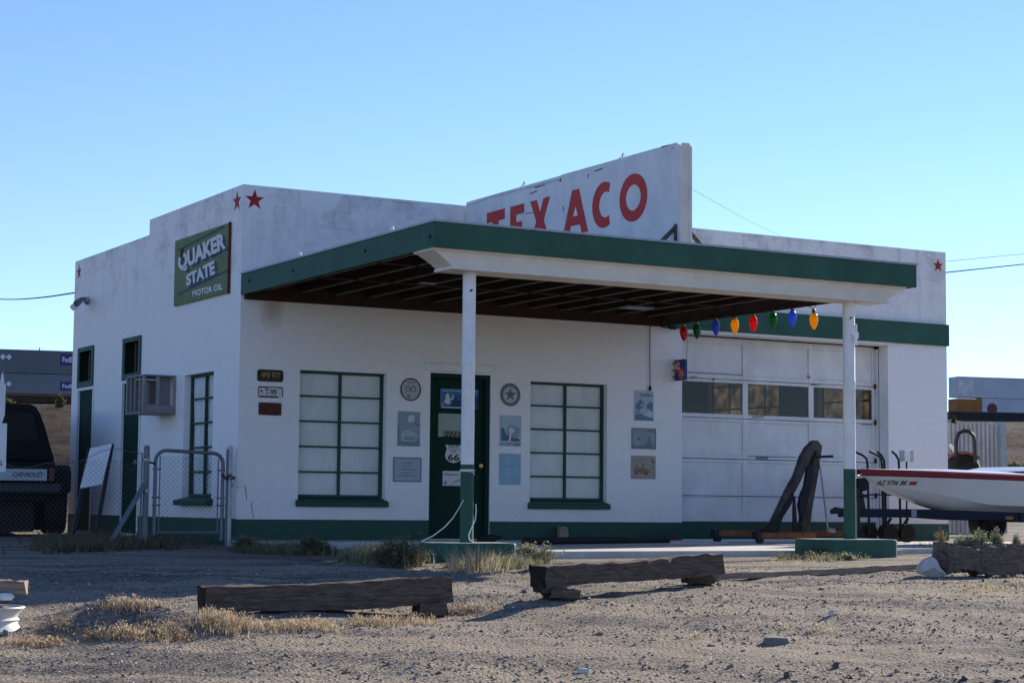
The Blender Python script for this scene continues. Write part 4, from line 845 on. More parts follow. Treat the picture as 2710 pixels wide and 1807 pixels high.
# ------------------------------------------------------------------ fence and gate at the corner
FY = -.02
def wall_pt(uv, y=FY): return hit_y(uv, y)
gzf = lambda x, y: float(gz(x, y))
def chain(mb, x0, x1, zb, zt, y, s=.058, r=.0022):
    """woven wire: each wire zigzags"""
    n = int((x1-x0)/s); m = 2*int((zt(0)-zb)/s)
    for i in range(n+1):
        pts = []
        for j in range(m+1):
            z = zb + j*s/2*(1.0); 
            xx = x0+(i+(j % 2)*.5)*s + (0 if i % 2 == 0 else 0)
            if xx > x1 or z > zt((xx-x0)/(x1-x0)): continue
            pts.append((xx, y+(.003 if j % 2 else -.003), z))
        if len(pts) > 1: mb.tube(pts, r, 3, caps=False)
        pts = []
        for j in range(m+1):
            z = zb + j*s/2; xx = x0+(i+1-(j % 2)*.5)*s
            if xx > x1 or z > zt((xx-x0)/(x1-x0)): continue
            pts.append((xx, y+(-.003 if j % 2 else .003), z))
        if len(pts) > 1: mb.tube(pts, r, 3, caps=False)
# gate post next to the building
a = wall_pt(z1(1541, 765)); xg1 = a[0]; ztp = a[2]
t = thing("gate_post", "bright galvanised gate post standing against the corner of the station", "fence post", (xg1, FY, 0))
q = MB(); q.tube([(xg1, FY, -.2), (xg1, FY, ztp)], .033, 14); q.build("post", 'steel', t, smooth=True)
q = MB(); q.tube([(xg1-.045, FY-.02, -.1), (xg1-.045, FY-.02, ztp-.02)], .012, 8); q.build("stop_rod", 'rail', t, smooth=True)
q = MB(); q.lathe([(.034, 0), (.034, .012), (0, .02)], (xg1, FY, ztp), 'z', 14); q.build("cap", 'steel', t, smooth=True)
# gate
gl, gr = wall_pt(z1(1040, 900))[0], wall_pt(z1(1492, 900))[0]; gt = wall_pt(z1(1270, 790))[2]; gbm = .07
t = thing("chain_link_gate", "round-cornered chain link gate between the two fence posts", "gate", ((gl+gr)/2, FY, gbm))
rr = .13; pts = [(gl, FY, gbm), (gl, FY, gt-rr)]
for k in range(1, 7): an = R(180-15*k); pts.append((gl+rr+rr*math.cos(an), FY, gt-rr+rr*math.sin(an)))
pts.append((gr-rr, FY, gt-.02))
for k in range(1, 7): an = R(90-15*k); pts.append((gr-rr+rr*math.cos(an), FY, gt-.02-rr+rr*math.sin(an)))
pts.append((gr, FY, gbm-.06))
q = MB(); q.tube(pts, .022, 10); q.tube([(gl, FY, gbm+.03), (gr, FY, gbm+.03)], .018, 8); q.build("frame", 'rail', t, smooth=True)
q = MB(); chain(q, gl+.045, gr-.045, gbm+.05, lambda u: gt-.03, FY); q.build("wire_mesh", 'wire', t)
q = MB(); q.box(gl+.05, FY-.004, gbm+.05, gl+.062, FY+.004, gt-.06); q.box(gr-.062, FY-.004, gbm+.05, gr-.05, FY+.004, gt-.08); q.build("tension_bar", 'rail', t)
for z in (gt-.22, gbm+.35, gt-.55):
    for xx in (gl, gr):
        q = MB(); q.tube([(xx-.03 if xx == gl else xx-.07, FY, z), (xx+.07 if xx == gl else xx+.03, FY, z)], .011, 6); q.build("clamp", 'rail', t)
a = wall_pt(z1(1520, 965)); 
t = thing("gate_chain", "rusty chain with a padlock wrapped round the gate and its bright post", "chain", tuple(a))
q = MB()
for k in range(7):
    u = k/6; q.tube([(xg1-.12+.14*u, FY-.045, a[2]+.03*math.sin(k*2.1)), (xg1-.10+.14*u, FY-.055, a[2]+.035*math.cos(k*1.7)), (xg1-.09+.14*u, FY-.045, a[2]-.02*math.sin(k))], .010, 6)
q.build("chain", 'rust', t)
q = MB(); q.box(xg1+.02, FY-.07, a[2]-.12, xg1+.065, FY-.045, a[2]-.07); q.tube([(xg1+.03, FY-.057, a[2]-.07), (xg1+.03, FY-.057, a[2]-.04), (xg1+.055, FY-.057, a[2]-.04), (xg1+.055, FY-.057, a[2]-.07)], .005, 6); q.build("padlock", 'steel', t)
# chain link fence running left from its own post
a = wall_pt(z1(983, 768)); xp, zp = a[0], a[2]
fx = xp-2.6
t = thing("chain_link_fence", "sagging chain link fence with grey end post left of the gate", "fence", (xp, FY, 0))
q = MB(); q.tube([(xp, FY, -.2), (xp, FY, zp)], .036, 12); q.lathe([(.037, 0), (.03, .02), (0, .03)], (xp, FY, zp), 'z', 12); q.build("post", 'rail', t, smooth=True)
ztf = lambda u: .86+.05*math.sin(u*9)+.03*math.sin(u*23+1)-.09*max(0, math.sin(u*3.1+.2))+.08*u
q = MB(); chain(q, fx, xp-.06, .0, lambda u: ztf(u)+.1, FY); q.build("wire_mesh", 'wire', t)
q = MB(); q.tube([(fx+(xp-.05-fx)*k/20, FY, ztf(k/20)+.085) for k in range(21)], .0035, 5); q.build("top_wire", 'wire', t)
q = MB(); q.tube([(xp-.055, FY, .02), (xp-.055, FY, zp-.06)], .010, 6); q.build("tension_bar", 'rail', t)
b0, b1 = wall_pt(z1(965, 1015), FY-.03), wall_pt(z1(745, 1400), FY-.55)
b1 = hit_y(z1(745, 1395), FY-.25)
q = MB(); q.tube([tuple(b0), tuple(b1)], .03, 10); q.build("brace_pipe", 'rail', t, smooth=True)
for z in (zp-.14, zp-.50):
    q = MB(); q.lathe([(.038, -.015), (.044, -.015), (.044, .015), (.038, .015)], (xp, FY, z), 'z', 12); q.build("band_clamp", 'steel', t)
q = MB(); q.tube([(xp+.03, FY, zp-.17), (xp+.09, FY-.02, zp-.18), (gl, FY, zp-.21)], .014, 6); q.build("hinge", 'blackmetal', t)
q = MB(); q.tube([(fx-.02, FY, -.2), (fx-.02, FY, 1.0)], .03, 10); q.build("post", 'rail', t, smooth=True)
# leaning board with its two legs
y_b = 1.7
cor = [hit_y(k, y_b+dy) for k, dy in ((z1(535, 1038), 0), (z1(683, 1012), 0), (z1(750, 740), .35), (z1(603, 772), .35))]
t = thing("leaning_sign", "blank white board on dark legs leaning against the side wall behind the fence", "sign board", tuple(cor[0]))
q = MB(); n_ = Vector(cor[1]-cor[0]).cross(Vector(cor[3]-cor[0])).normalized()*.02
q.hexa([tuple(Vector(k)) for k in cor] + [tuple(Vector(k)-n_) for k in cor]); q.build("board", 'white', t)
for a_, b_ in ((z1(750, 745), z1(640, 1262)), (z1(600, 775), z1(490, 1200))):
    p0 = Vector(hit_y(a_, y_b+.37)); p1 = Vector(hit_y(b_, y_b-.35)); p1.z = 0.0
    q = MB(); q.bar(p0, p1, .045, .03, (0, 1, 0)); q.build("leg", 'blackmetal', t)
# white cut sign at the left edge
sy = -.9
t = thing("white_sign", "white shaped sign with a red letter cut off by the left edge of the photo", "sign board", tuple(hit_y(a5(0, 1010), sy)))
o0 = hit_y(a5(0, 1010), sy); lft = -.55
def rel(uv): p = hit_y(uv, sy); return (p[0]-o0[0], p[2]-o0[2])
pts = [(lft, -.02), rel(a5(38, 990)), rel(a5(48, 628)), (rel(a5(22, 625))[0], rel(a5(22, 625))[1]), (lft, rel(a5(0, 640))[1])]
q = MB(); q.plate(tuple(o0), PLX, PLZ, pts, .03); q.build("lower_board", 'white', t)
pts = [(lft, rel(a5(0, 640))[1]+.03), rel(a5(3, 640)), rel(a5(30, 560)), rel(a5(38, 340)), rel(a5(27, 325)), rel(a5(16, 240)), rel(a5(-20, 420)), (lft, rel(a5(0, 420))[1])]
q = MB(); q.plate((o0[0], sy-.005, o0[2]), PLX, PLZ, pts, .03); q.build("upper_board", 'white', t)
q = MB(); g_ = rel(a5(-26, 945)); q.text("G", (o0[0]+g_[0], sy-.032, o0[2]+g_[1]), PLX, PLZ, None, rel(a5(0, 905))[1]-rel(a5(0, 945))[1], .001, .03); q.build("lettering", 'red', t)
q = MB(); q.box(o0[0]-.35, sy+.002, -.2, o0[0]-.28, sy+.05, o0[2]+1.2); q.build("post", 'grey_wood', t)

# ------------------------------------------------------------------ dark pickup with a topper, seen from behind
def wheel(parent, c, r, wd, axis='x', rimc='steel'):
    q = MB(); q.lathe([(r*.62, -wd/2), (r*.92, -wd/2), (r, -wd/2+.03), (r, wd/2-.03), (r*.92, wd/2), (r*.62, wd/2)], c, axis, 28); w_ = q.build("wheel", 'black', parent, smooth=True)
    q = MB(); q.lathe([(0, -wd*.25), (r*.3, -wd*.28), (r*.45, -wd*.1), (r*.62, -wd*.45), (r*.64, -wd*.5), (r*.64, wd*.5), (0, wd*.4)], c, axis, 24); q.build("rim", rimc, w_, smooth=True)
TD = 26.0
def tk_(uv, dd=0): return at(uv, TD+dd)
base = at(a5(0, 1440), TD)
t = thing("pickup_truck", "dark pickup truck with a cab-high topper parked behind the fence on the left", "pickup truck", (base[0], base[1], 0))
dkp = mat("dark_navy_paint", (.005, .0065, .009), .6, var=.2, vscale=5, spec=.15); t.rotation_euler = (0, 0, 0)
# local frame: X right across the tail, Y forward (away), built with a transform
TM = Matrix.Translation(Vector((base[0], base[1], 0))) @ Matrix.Rotation(-YAW+.31, 4, 'Z')
pxm = TD/FPX   # metres per photo pixel at the tail
def X_at(px): return (px-0)*pxm
def Z_at(py, px=60): return at((px, py), TD)[2]
xR = X_at(a5(392, 0)[0]); zB, zT, zRoof, zBmp = Z_at(a5(0, 1060)[1]), Z_at(a5(0, 930)[1]), Z_at(a5(0, 474)[1]), Z_at(a5(0, 1150)[1])
def tm(): q = MB(); q.T = TM; return q
hw = 1.0; xc = xR-hw*.86   # tailgate half width .86 m
q = tm(); q.box(xc-.86, .03, zB-.02, xc+.86, 2.4, zT+.05); q.box(xc-.80, .1, zBmp-.12, xc+.80, 5.0, zB); q.build("body", dkp, t, bevel=.03)
q = tm(); q.box(xc-.80, 0, zB+.0, xc+.70+.03, .029, zT-.0); tg = q.build("tailgate", dkp, t, bevel=.01)
bandz0, bandz1 = Z_at(a5(0, 1055)[1]), Z_at(a5(0, 968)[1])
q = tm(); q.box(xc-.72, -.012, bandz0, X_at(a5(330, 0)[0]), -.001, bandz1); q.build("tailgate_band", mat("band_silver", (.42, .45, .47), .45), t)
q = MB(); q.text("CHEVROLET", (0, 0, 0), (1, 0, 0), (0, 1, 0), X_at(a5(302, 0)[0])-X_at(a5(78, 0)[0]), (bandz1-bandz0)*.42, 0, .015)
q.v = [tuple(TM @ Vector((x+X_at(a5(78, 0)[0]), -.015, y+bandz0+(bandz1-bandz0)*.30))) for x, y, z in q.v]; q.build("lettering", C("band_black", (.04, .045, .05)), t)
q = tm(); q.box(X_at(a5(345, 0)[0]), -.02, bandz0, xR-.01, .028, bandz1+.02); q.build("tail_light", C("tail_red", (.10, .012, .012), .25), t)
q = tm(); q.box(xc-.95, -.16, zBmp, xc+.93, -.01, zB-.03); q.build("bumper", C("dark_bumper", (.020, .024, .030), .4), t, bevel=.02)
q = tm(); q.box(xc-.95, 1.9, .05, xc+.95, 1.95, zBmp);  q.box(xc-.62, .4, .04, xc+.62, 5.0, zBmp-.12); q.box(xc-.9, 1.35, .10, xc-.42, 1.38, zBmp); q.box(xc+.42, 1.35, .10, xc+.95, 1.38, zBmp); q.build("underbody_shade", 'black', t)  # black panels and flaps added to fill in the shade beneath the truck
# topper: roof narrower than the sill, rounded shoulders
def ring_(y, k=1.0):
    zs = [zT+.052, Z_at(a5(0, 790)[1]), Z_at(a5(0, 640)[1]), Z_at(a5(0, 540)[1]), Z_at(a5(0, 495)[1]), zRoof]
    xs = [X_at(a5(u, 0)[0]) for u in (385, 350, 305, 265, 235, 190)]
    R_ = [(x, y, z) for x, z in zip(xs, zs)]; L_ = [(2*xc-x, y, z) for x, z in zip(xs, zs)]
    return R_ + L_[::-1]
r0, r1 = ring_(.02), ring_(2.3); n_ = len(r0)
q = tm(); q.add(r0+r1, [tuple(range(n_)), tuple(range(n_, 2*n_))[::-1]] + [(i, n_+i, n_+(i+1) % n_, (i+1) % n_) for i in range(n_)]); tp_ = q.build("topper", dkp, t, bevel=.012)
gz0, gz1 = Z_at(a5(0, 755)[1]), Z_at(a5(0, 545)[1])
gxr0, gxr1 = X_at(a5(262, 0)[0]), X_at(a5(215, 0)[0])
q = tm(); q.add([(2*xc-gxr0, .004, gz0), (gxr0, .004, gz0), (gxr1, .004, gz1), (2*xc-gxr1, .004, gz1)], [(0, 1, 2, 3)]); q.T = TM; q.build("rear_glass", C("dark_glass", (.004, .005, .005), .6), tp_)
# wide rear fenders and wheels, cab ahead
fxR = X_at(a5(525, 0)[0])
for sgn_ in (1, -1):
    q = tm(); pts = [(.25, zBmp), (.25, Z_at(a5(0, 985)[1])), (.40, Z_at(a5(0, 930)[1])), (1.45, Z_at(a5(0, 930)[1])), (1.65, Z_at(a5(0, 985)[1])), (1.65, zBmp)]
    xa, xb = (xR-.02, fxR) if sgn_ > 0 else (2*xc-fxR, 2*xc-xR+.02)
    V = [(xa, a_, b_) for a_, b_ in pts]+[(xb, a_, b_) for a_, b_ in pts]; k_ = len(pts)
    q.add(V, [tuple(range(k_)), tuple(range(k_, 2*k_))[::-1]]+[(i, k_+i, k_+(i+1) % k_, (i+1) % k_) for i in range(k_)]); q.build("fender", dkp, t, bevel=.05)
    for y_ in (.95, 4.6):
        m0 = TM @ Vector(((xR+.06 if sgn_ > 0 else 2*xc-xR-.06), y_, .40)); q = MB(); q.T = Matrix.Translation(m0) @ Matrix.Rotation(-YAW+.31, 4, 'Z')
        q.lathe([(.0, -.15), (.25, -.15), (.37, -.16), (.40, -.12), (.40, .12), (.37, .16), (.25, .15), (0, .15)], (0, 0, 0), 'x', 28); q.build("wheel", 'black', t, smooth=True)
q = tm(); q.box(xc-.85, 2.42, zB, xc+.85, 3.9, zT+.1); q.hexa([(xc-.82, 2.5, zT+.1), (xc+.82, 2.5, zT+.1), (xc+.82, 3.9, zT+.1), (xc-.82, 3.9, zT+.1), (xc-.6, 2.6, zRoof-.03), (xc+.6, 2.6, zRoof-.03), (xc+.6, 3.5, zRoof-.03), (xc-.6, 3.5, zRoof-.03)]); q.box(xc-.88, 3.9, zB, xc+.88, 5.3, zT); q.build("cab", dkp, t, bevel=.04)

# ------------------------------------------------------------------ double-stack train on the embankment
def container(name, label, A, B, h, dpt, m, z0, group="containers on the train"):
    """box from A to B (xy), corrugated side"""
    A, B = np.array(A), np.array(B); L_ = np.linalg.norm(B-A); u = (B-A)/L_; nrm = np.array([u[1], -u[0]])
    if np.dot(nrm, CAM[:2]-A) < 0: nrm = -nrm
    t = thing(name, label, "container", (A[0], A[1], z0), group)
    q = MB(); n_ = max(8, int(L_/.28)); F0 = []; V = []; F = []
    Pp = lambda s_, d, z: (A[0]+u[0]*s_-nrm[0]*d, A[1]+u[1]*s_-nrm[1]*d, z)
    s_ = 0; prof = []
    for k in range(n_):
        w_ = L_/n_
        prof += [(k*w_, .0), (k*w_+w_*.4, .0), (k*w_+w_*.5, .045), (k*w_+w_*.9, .045)]
    prof.append((L_, 0))
    for s_, d in prof: V += [Pp(s_, d, z0), Pp(s_, d, z0+h)]
    for k in range(len(prof)-1): F.append((2*k, 2*k+2, 2*k+3, 2*k+1))
    q.add(V, F); q.build("side_wall", m, t)
    q = MB(); P8 = [Pp(0, .06, z0), Pp(L_, .06, z0), Pp(L_, dpt, z0), Pp(0, dpt, z0)]; q.hexa(P8+[(x, y, z0+h) for x, y, z in P8]); q.build("shell", m, t)
    q = MB()
    for za, zb in ((z0-.001, z0+.18), (z0+h-.14, z0+h+.01)):
        P8 = [Pp(-.02, -.03, za), Pp(L_+.02, -.03, za), Pp(L_+.02, .07, za), Pp(-.02, .07, za)]; q.hexa(P8+[(x, y, zb) for x, y, _ in P8])
    q.build("rails", m, t)
    return t, Pp, L_, u, nrm
grey = mat("container_grey", (.135, .150, .165), .6, var=.12, vscale=.4); grey2 = mat("container_blue_grey", (.175, .20, .225), .6, var=.1, vscale=.4)
cwhite = mat("container_white", (.50, .53, .57), .6, var=.12, vscale=.3); corange = mat("container_orange", (.34, .14, .04), .7, var=.25, vscale=.6)
TL, TR_ = 232.0, 272.0
pL = at(D_(0, 905), TL); pR = at(D_(2352, 945), TR_); dirT = (pR-pL)[:2]; dirT /= np.linalg.norm(dirT)
def track(uv):      # point of the sight line above the rail line (xy) 
    d = ray(*uv); n2 = np.array([dirT[1], -dirT[0]]); k = np.dot(n2, pL[:2]-CAM[:2])/np.dot(n2, d[:2]); return CAM+d*k
def cont_from_px(name, label, u0, u1, vt, vb, m, vref=None):
    a, b = track(D_(u0, vt)), track(D_(u1, vt)); z1_ = (track(D_((max(u0, 0)+min(u1, 2352))/2, vt)))[2]; z0_ = track(D_((max(u0, 0)+min(u1, 2352))/2, vb))[2]
    return container(name, label, a[:2], b[:2], z1_-z0_, 2.6, m, z0_)
def patch(t, Pp, s0, s1, z0, z1_, m, name="logo_patch"):
    q = MB(); q.hexa([Pp(s0, -.02, z0), Pp(s1, -.02, z0), Pp(s1, .03, z0), Pp(s0, .03, z0)]+[Pp(s0, -.02, z1_), Pp(s1, -.02, z1_), Pp(s1, .03, z1_), Pp(s0, .03, z1_)]); return q.build(name, m, t)
purple = C("logo_purple", (.05, .03, .16)); lw_ = C("logo_white", (.7, .7, .72))
def fed(t, Pp, L_, u, s0, s1, z0, z1_):
    pt = patch(t, Pp, s0, s1, z0, z1_, purple)
    q = MB(); O = Vector(Pp(s0+.12*(s1-s0), -.03, z0+.25*(z1_-z0))); q.text("FedEx", O, (u[0], u[1], 0), (0, 0, 1), (s1-s0)*.76, (z1_-z0)*.5, .01, .02); q.build("lettering", lw_, t)
for (nm, lab, u0, u1, vt, vb, m, zz) in (("shipping_container", "upper dark grey container of the train beside the left side wall", -170, 192, 804, 857, grey, (838, 812)), ("shipping_container", "lower blue grey container of the train beside the left side wall", -172, 190, 859, 903, grey2, (896, 876))):
    t, Pp, L_, u, nr = cont_from_px(nm, lab, u0, u1, vt, vb, m); px = L_/(u1-u0)
    za, zb = track(D_(150, zz[0]))[2], track(D_(150, zz[1]))[2]
    fed(t, Pp, L_, u, (138-u0)*px, (180-u0)*px, za, zb)
    zc = (za+zb)/2+.1
    for ud in ((5, 19) if vt < 850 else (19,)):
        s_ = (ud-u0)*px; q = MB(); O = Pp(s_, -.03, zc); q.plate((O[0], O[1], O[2]), (u[0], u[1], 0), (0, 0, 1), [(0, -.36), (.36, 0), (0, .36), (-.36, 0)], .01); q.build("placard", lw_, t)
    if vt < 850:
        q = MB(); s_ = (89-u0)*px; zt_ = t.location.z+(za-za); top = track(D_(89, 804))[2]; q.hexa([Pp(s_-.06, 0, top), Pp(s_+.06, 0, top), Pp(s_+.06, .1, top), Pp(s_-.06, .1, top), Pp(s_-.06, 0, top+.35), Pp(s_+.06, 0, top+.35), Pp(s_+.06, .1, top+.35), Pp(s_-.06, .1, top+.35)]); q.build("vent_pipe", grey, t)
for (lab, u0, u1, vt, vb, m) in (("upper white container of the train beyond the right end of the station", 2200, 2520, 866, 913, cwhite), ("lower white container of the train with a round red emblem", 2256, 2520, 915, 946, cwhite), ("short orange container of the train under the white container", 2199, 2255, 915, 946, corange)):
    t, Pp, L_, u, nr = cont_from_px("shipping_container", lab, u0, u1, vt, vb, m); px = L_/(u1-u0)
    if "emblem" in lab:
        zc = track(D_(2278, 938))[2]; s_ = (2278-u0)*px
        O = Vector(Pp(s_, -.03, zc)); q = MB(); q.ring(O, (u[0], u[1], 0), (0, 0, 1), .80, .52, .01, 24); disc(q, O, (u[0], u[1], 0), (0, 0, 1), .5, .5, .005); q.m = 0; q.build("emblem", C("emblem_maroon", (.16, .035, .04)), t)
    if vt == 866:
        q = MB(); e0, e1 = .5, 3.0
        P8 = [Pp(0.02, -.035, t.location.z+.2), Pp(2.6*.9, -.035, t.location.z+.2), Pp(2.6*.9, -.005, t.location.z+.2), Pp(0.02, -.005, t.location.z+.2)]; hh_ = track(D_(2230, 868))[2]-.2
        q.hexa(P8+[(x, y, hh_) for x, y, _ in P8]); q.build("end_panel", mat("container_end_white", (.62, .60, .57), .6, var=.3, vscale=1.2), t)
for lab, u0, u1, vt, vb, m in (("rust brown well car under the stacked grey containers on the left", -172, 195, 903, 930, 'brown_car'), ("black well car under the containers beyond the right end of the station", 2180, 2520, 947, 968, 'blackmetal')):
    a, b = track(D_(u0, vt)), track(D_(u1, vt)); um = 80 if u0 < 0 else 2300
    z1_, z0_ = track(D_(um, vt))[2], track(D_(um, vb))[2]
    A_0, B_0 = a[:2], b[:2]; L_ = np.linalg.norm(B_0-A_0); u = (B_0-A_0)/L_; nr = np.array([u[1], -u[0]]); nr = nr if np.dot(nr, CAM[:2]-A_0) > 0 else -nr
    M['brown_car'] = M.get('brown_car') or mat('rail_car_brown', (.055, .034, .024), .8, var=.3, vscale=.8)
    t = thing("rail_car", lab, "rail car", (A_0[0], A_0[1], z0_), "well cars of the train")
    Pp = lambda s_, d, z: (A_0[0]+u[0]*s_-nr[0]*d, A_0[1]+u[1]*s_-nr[1]*d, z)
    def bx_(s0, s1, d0, d1, za, zb): q_ = MB(); P8 = [Pp(s0, d0, za), Pp(s1, d0, za), Pp(s1, d1, za), Pp(s0, d1, za)]; q_.hexa(P8+[(x, y, zb) for x, y, _ in P8]); return q_
    bx_(0, L_, -.15, 2.8, z0_+.35, z1_).build("well", M.get(m, m), t)
    q = bx_(0, L_, -.28, -.16, z1_-.30, z1_-.08); q.build("side_sill", 'orange_rust' if u0 < 0 else m, t)
    for k in range(int(L_/1.6)):
        bx_(k*1.6, k*1.6+.12, -.24, -.151, z0_+.36, z1_-.31).build("rib", m, t)
    for s_ in (1.5, 3.2, L_-3.2, L_-1.5):
        q = MB(); c_ = Pp(s_, .2, z0_+.30); q.T = Matrix.Translation(Vector(c_)) @ Matrix.Rotation(math.atan2(u[1], u[0]), 4, 'Z'); q.lathe([(0, -.07), (.42, -.07), (.42, .07), (0, .07)], (0, 0, 0), 'y', 18); q.build("wheel", 'blackmetal', t)

# ------------------------------------------------------------------ corrugated fence and old tractor, behind right
FD = 38.0
fa, fb2 = at(D_(2150, 972), FD), at(D_(2292, 972), FD); zt_ = fb2[2]
t = thing("corrugated_fence", "grey corrugated metal fence panel standing behind the right end of the station", "fence", (fa[0], fa[1], 0))
u = (fb2-fa)[:2]; L_ = np.linalg.norm(u); u /= L_; nr = np.array([u[1], -u[0]]); nr = nr if np.dot(nr, CAM[:2]-fa[:2]) > 0 else -nr
V = []; F = []; n_ = int(L_/.02)
for k in range(n_+1):
    s_ = L_*k/n_; d = .022*math.sin(2*math.pi*s_/.085); V += [(fa[0]+u[0]*s_+nr[0]*d, fa[1]+u[1]*s_+nr[1]*d, -.1), (fa[0]+u[0]*s_+nr[0]*d, fa[1]+u[1]*s_+nr[1]*d, zt_+.02*math.sin(s_*9))]
q = MB(); q.add(V, [(2*k, 2*k+2, 2*k+3, 2*k+1) for k in range(n_)]); q.build("sheet", mat("corrugated_steel", (.34, .34, .35), .5, metal=.3, var=.2, vscale=2), t, smooth=True).modifiers.clear()
q = MB(); q.box(fb2[0]-.03, fb2[1]-.1, -.2, fb2[0]+.12, fb2[1]+.05, zt_+.03); q.build("post", 'steel', t)
TD2 = 33.0; c = at(D_(2215, 1050), TD2)
t = thing("old_tractor", "old tractor with rusty round fender and roll bar between station and corrugated fence", "tractor", (c[0], c[1], 0))
P2 = lambda u_, v_, dd=0: tuple(at(D_(u_, v_), TD2+dd))
q = MB(); q.tube([P2(2196, 1062), P2(2196, 1010), P2(2202, 994), P2(2214, 988), P2(2226, 990), P2(2236, 1000), P2(2239, 1015), P2(2240, 1062)], .035, 8); q.build("roll_bar", 'blackmetal', t, smooth=True)
pts = [P2(2166, 1080), P2(2172, 1058), P2(2184, 1043), P2(2200, 1035), P2(2220, 1035), P2(2236, 1040), P2(2252, 1049)]
V = []; F = []
for p_ in pts: V += [p_, tuple(np.array(p_)+.32*np.array([FW[0], FW[1], 0])), tuple(np.array(p_)-[0, 0, .05])]
for k in range(len(pts)-1): F += [(3*k, 3*k+1, 3*k+4, 3*k+3), (3*k+2, 3*k, 3*k+3, 3*k+5)]
q = MB(); q.add(V, F); q.build("fender", mat("rusty_red", (.20, .075, .05), .7, col2=(.10, .05, .035), vscale=8), t)
cw = Vector(P2(2205, 1085, .2)); q = MB(); q.T = Matrix.Translation(cw) @ Matrix.Rotation(-YAW+.5, 4, 'Z'); q.lathe([(0, -.12), (.22, -.14), (.30, -.18), (.36, -.14), (.36, .14), (.30, .18), (.22, .14), (0, .12)], (0, 0, 0), 'y', 26); q.build("wheel", 'black', t, smooth=True)
q = MB(); q.bar(P2(2182, 1020, .1), P2(2202, 1046, .1), .06, .05); q.build("steering_column", 'white', t)
q = MB(); s0 = Vector(P2(2180, 1068, .5)); q.box(s0.x-.5, s0.y-.2, .45, s0.x+1.6, s0.y+.4, .95); q.box(s0.x-.3, s0.y-.1, .95, s0.x+.15, s0.y+.3, 1.18); q.build("chassis", C("dark_machine_green", (.02, .03, .025)), t, bevel=.04)

# ------------------------------------------------------------------ speed boat on its trailer, in front of the bay
BY = -3.45                       # near gunwale plane
tipP = hit_y(D_(1988, 1072), BY+.55); xb = tipP[0]+.26; zg = hit_y(D_(1992, 1074), BY+.5)[2]
t = thing("boat", "white speed boat with dark red gunwale stripe on a trailer by the garage bay", "boat", (xb+2, BY+1, .4))
HB = .95                         # half beam
yc = BY+HB
def sect(s):                     # s metres from the bow: half beam, keel z, chine z, gunwale z, chine half beam
    k = min(1, s/2.6); hb = HB*(1-(1-k)**2.1); hb = max(hb, .035)
    kz = zg-.03-.56*min(1, (s/1.6))**.55 if s > 0 else zg-.05
    gz_ = zg-.024*s
    cz = kz+(gz_-.085-kz)*(.40-.12*min(1, s/2.4))
    return hb, kz, cz, gz_, hb*(.55+.30*min(1, s/2.0))
SS = [0, .12, .3, .55, .85, 1.2, 1.6, 2.1, 2.7, 3.4, 4.2, 5.2]
rings = []
for s in SS:
    hb, kz, cz, gz_, cb = sect(s); x = xb+s
    half = [(0, kz), (cb*.55, kz+(cz-kz)*.42), (cb*.58, kz+(cz-kz)*.54), (cb, cz), (cb+.015*min(1, s), cz+.025*min(1, s)), (hb*.985, gz_-.085)]
    rings.append([(x, yc-a, b) for a, b in half[::-1]] + [(x, yc+a, b) for a, b in half[1:]])
n_ = len(rings[0]); V = [p for r_ in rings for p in r_]; F = []
for i in range(len(rings)-1):
    for k in range(n_-1): F.append((i*n_+k, i*n_+k+1, (i+1)*n_+k+1, (i+1)*n_+k))
F.append(tuple(range((len(rings)-1)*n_, len(rings)*n_)))
q = MB(); q.add(V, F); q.build("hull", mat("gelcoat_cream", (.74, .70, .63), .25, var=.06, vscale=2, spec=.5), t, smooth=True)
for sg in (-1, 1):
    V = []; F = []
    for s in SS:
        hb, kz, cz, gz_, cb = sect(s); x = xb+s-.02
        V += [(x, yc+sg*hb*.985, gz_-.085), (x, yc+sg*(hb+.02), gz_-.07), (x, yc+sg*(hb+.025), gz_-.02), (x, yc+sg*hb*.97, gz_)]
    for i in range(len(SS)-1):
        for k in range(3): F.append((i*4+k, (i+1)*4+k, (i+1)*4+k+1, i*4+k+1))
    q = MB(); q.add(V, F); q.build("gunwale", mat("boat_dark_red", (.20, .012, .022), .3) if "boat_dark_red" not in bpy.data.materials else bpy.data.materials["boat_dark_red"], t, smooth=True)
V = []; F = []
for s in SS:
    hb, kz, cz, gz_, cb = sect(s); x = xb+s
    cr = .05*min(1, s/1.2)
    V += [(x, yc-hb*.97, gz_-.001), (x, yc-hb*.5, gz_+cr*.8), (x, yc, gz_+cr), (x, yc+hb*.5, gz_+cr*.8), (x, yc+hb*.97, gz_-.001)]
for i in range(len(SS)-1):
    for k in range(4): F.append((i*5+k, i*5+k+1, (i+1)*5+k+1, (i+1)*5+k))
q = MB(); q.add(V, F); q.build("deck", mat("deck_white", (.62, .62, .60), .3), t, smooth=True)
q = MB(); q.hexa([(xb+2.15, yc-.6, zg), (xb+3.9, yc-.7, zg-.05), (xb+3.9, yc+.7, zg-.05), (xb+2.15, yc+.6, zg), (xb+2.5, yc-.5, zg+.07), (xb+3.7, yc-.6, zg+.09), (xb+3.7, yc+.6, zg+.09), (xb+2.5, yc+.5, zg+.07)]); q.build("hatch", bpy.data.materials["deck_white"], t, bevel=.02)
q = MB(); q.box(xb+3.95, yc-.55, zg-.1, xb+4.6, yc+.55, zg+.24); q.build("seat", C("seat_black", (.02, .02, .022), .5), t, bevel=.06)
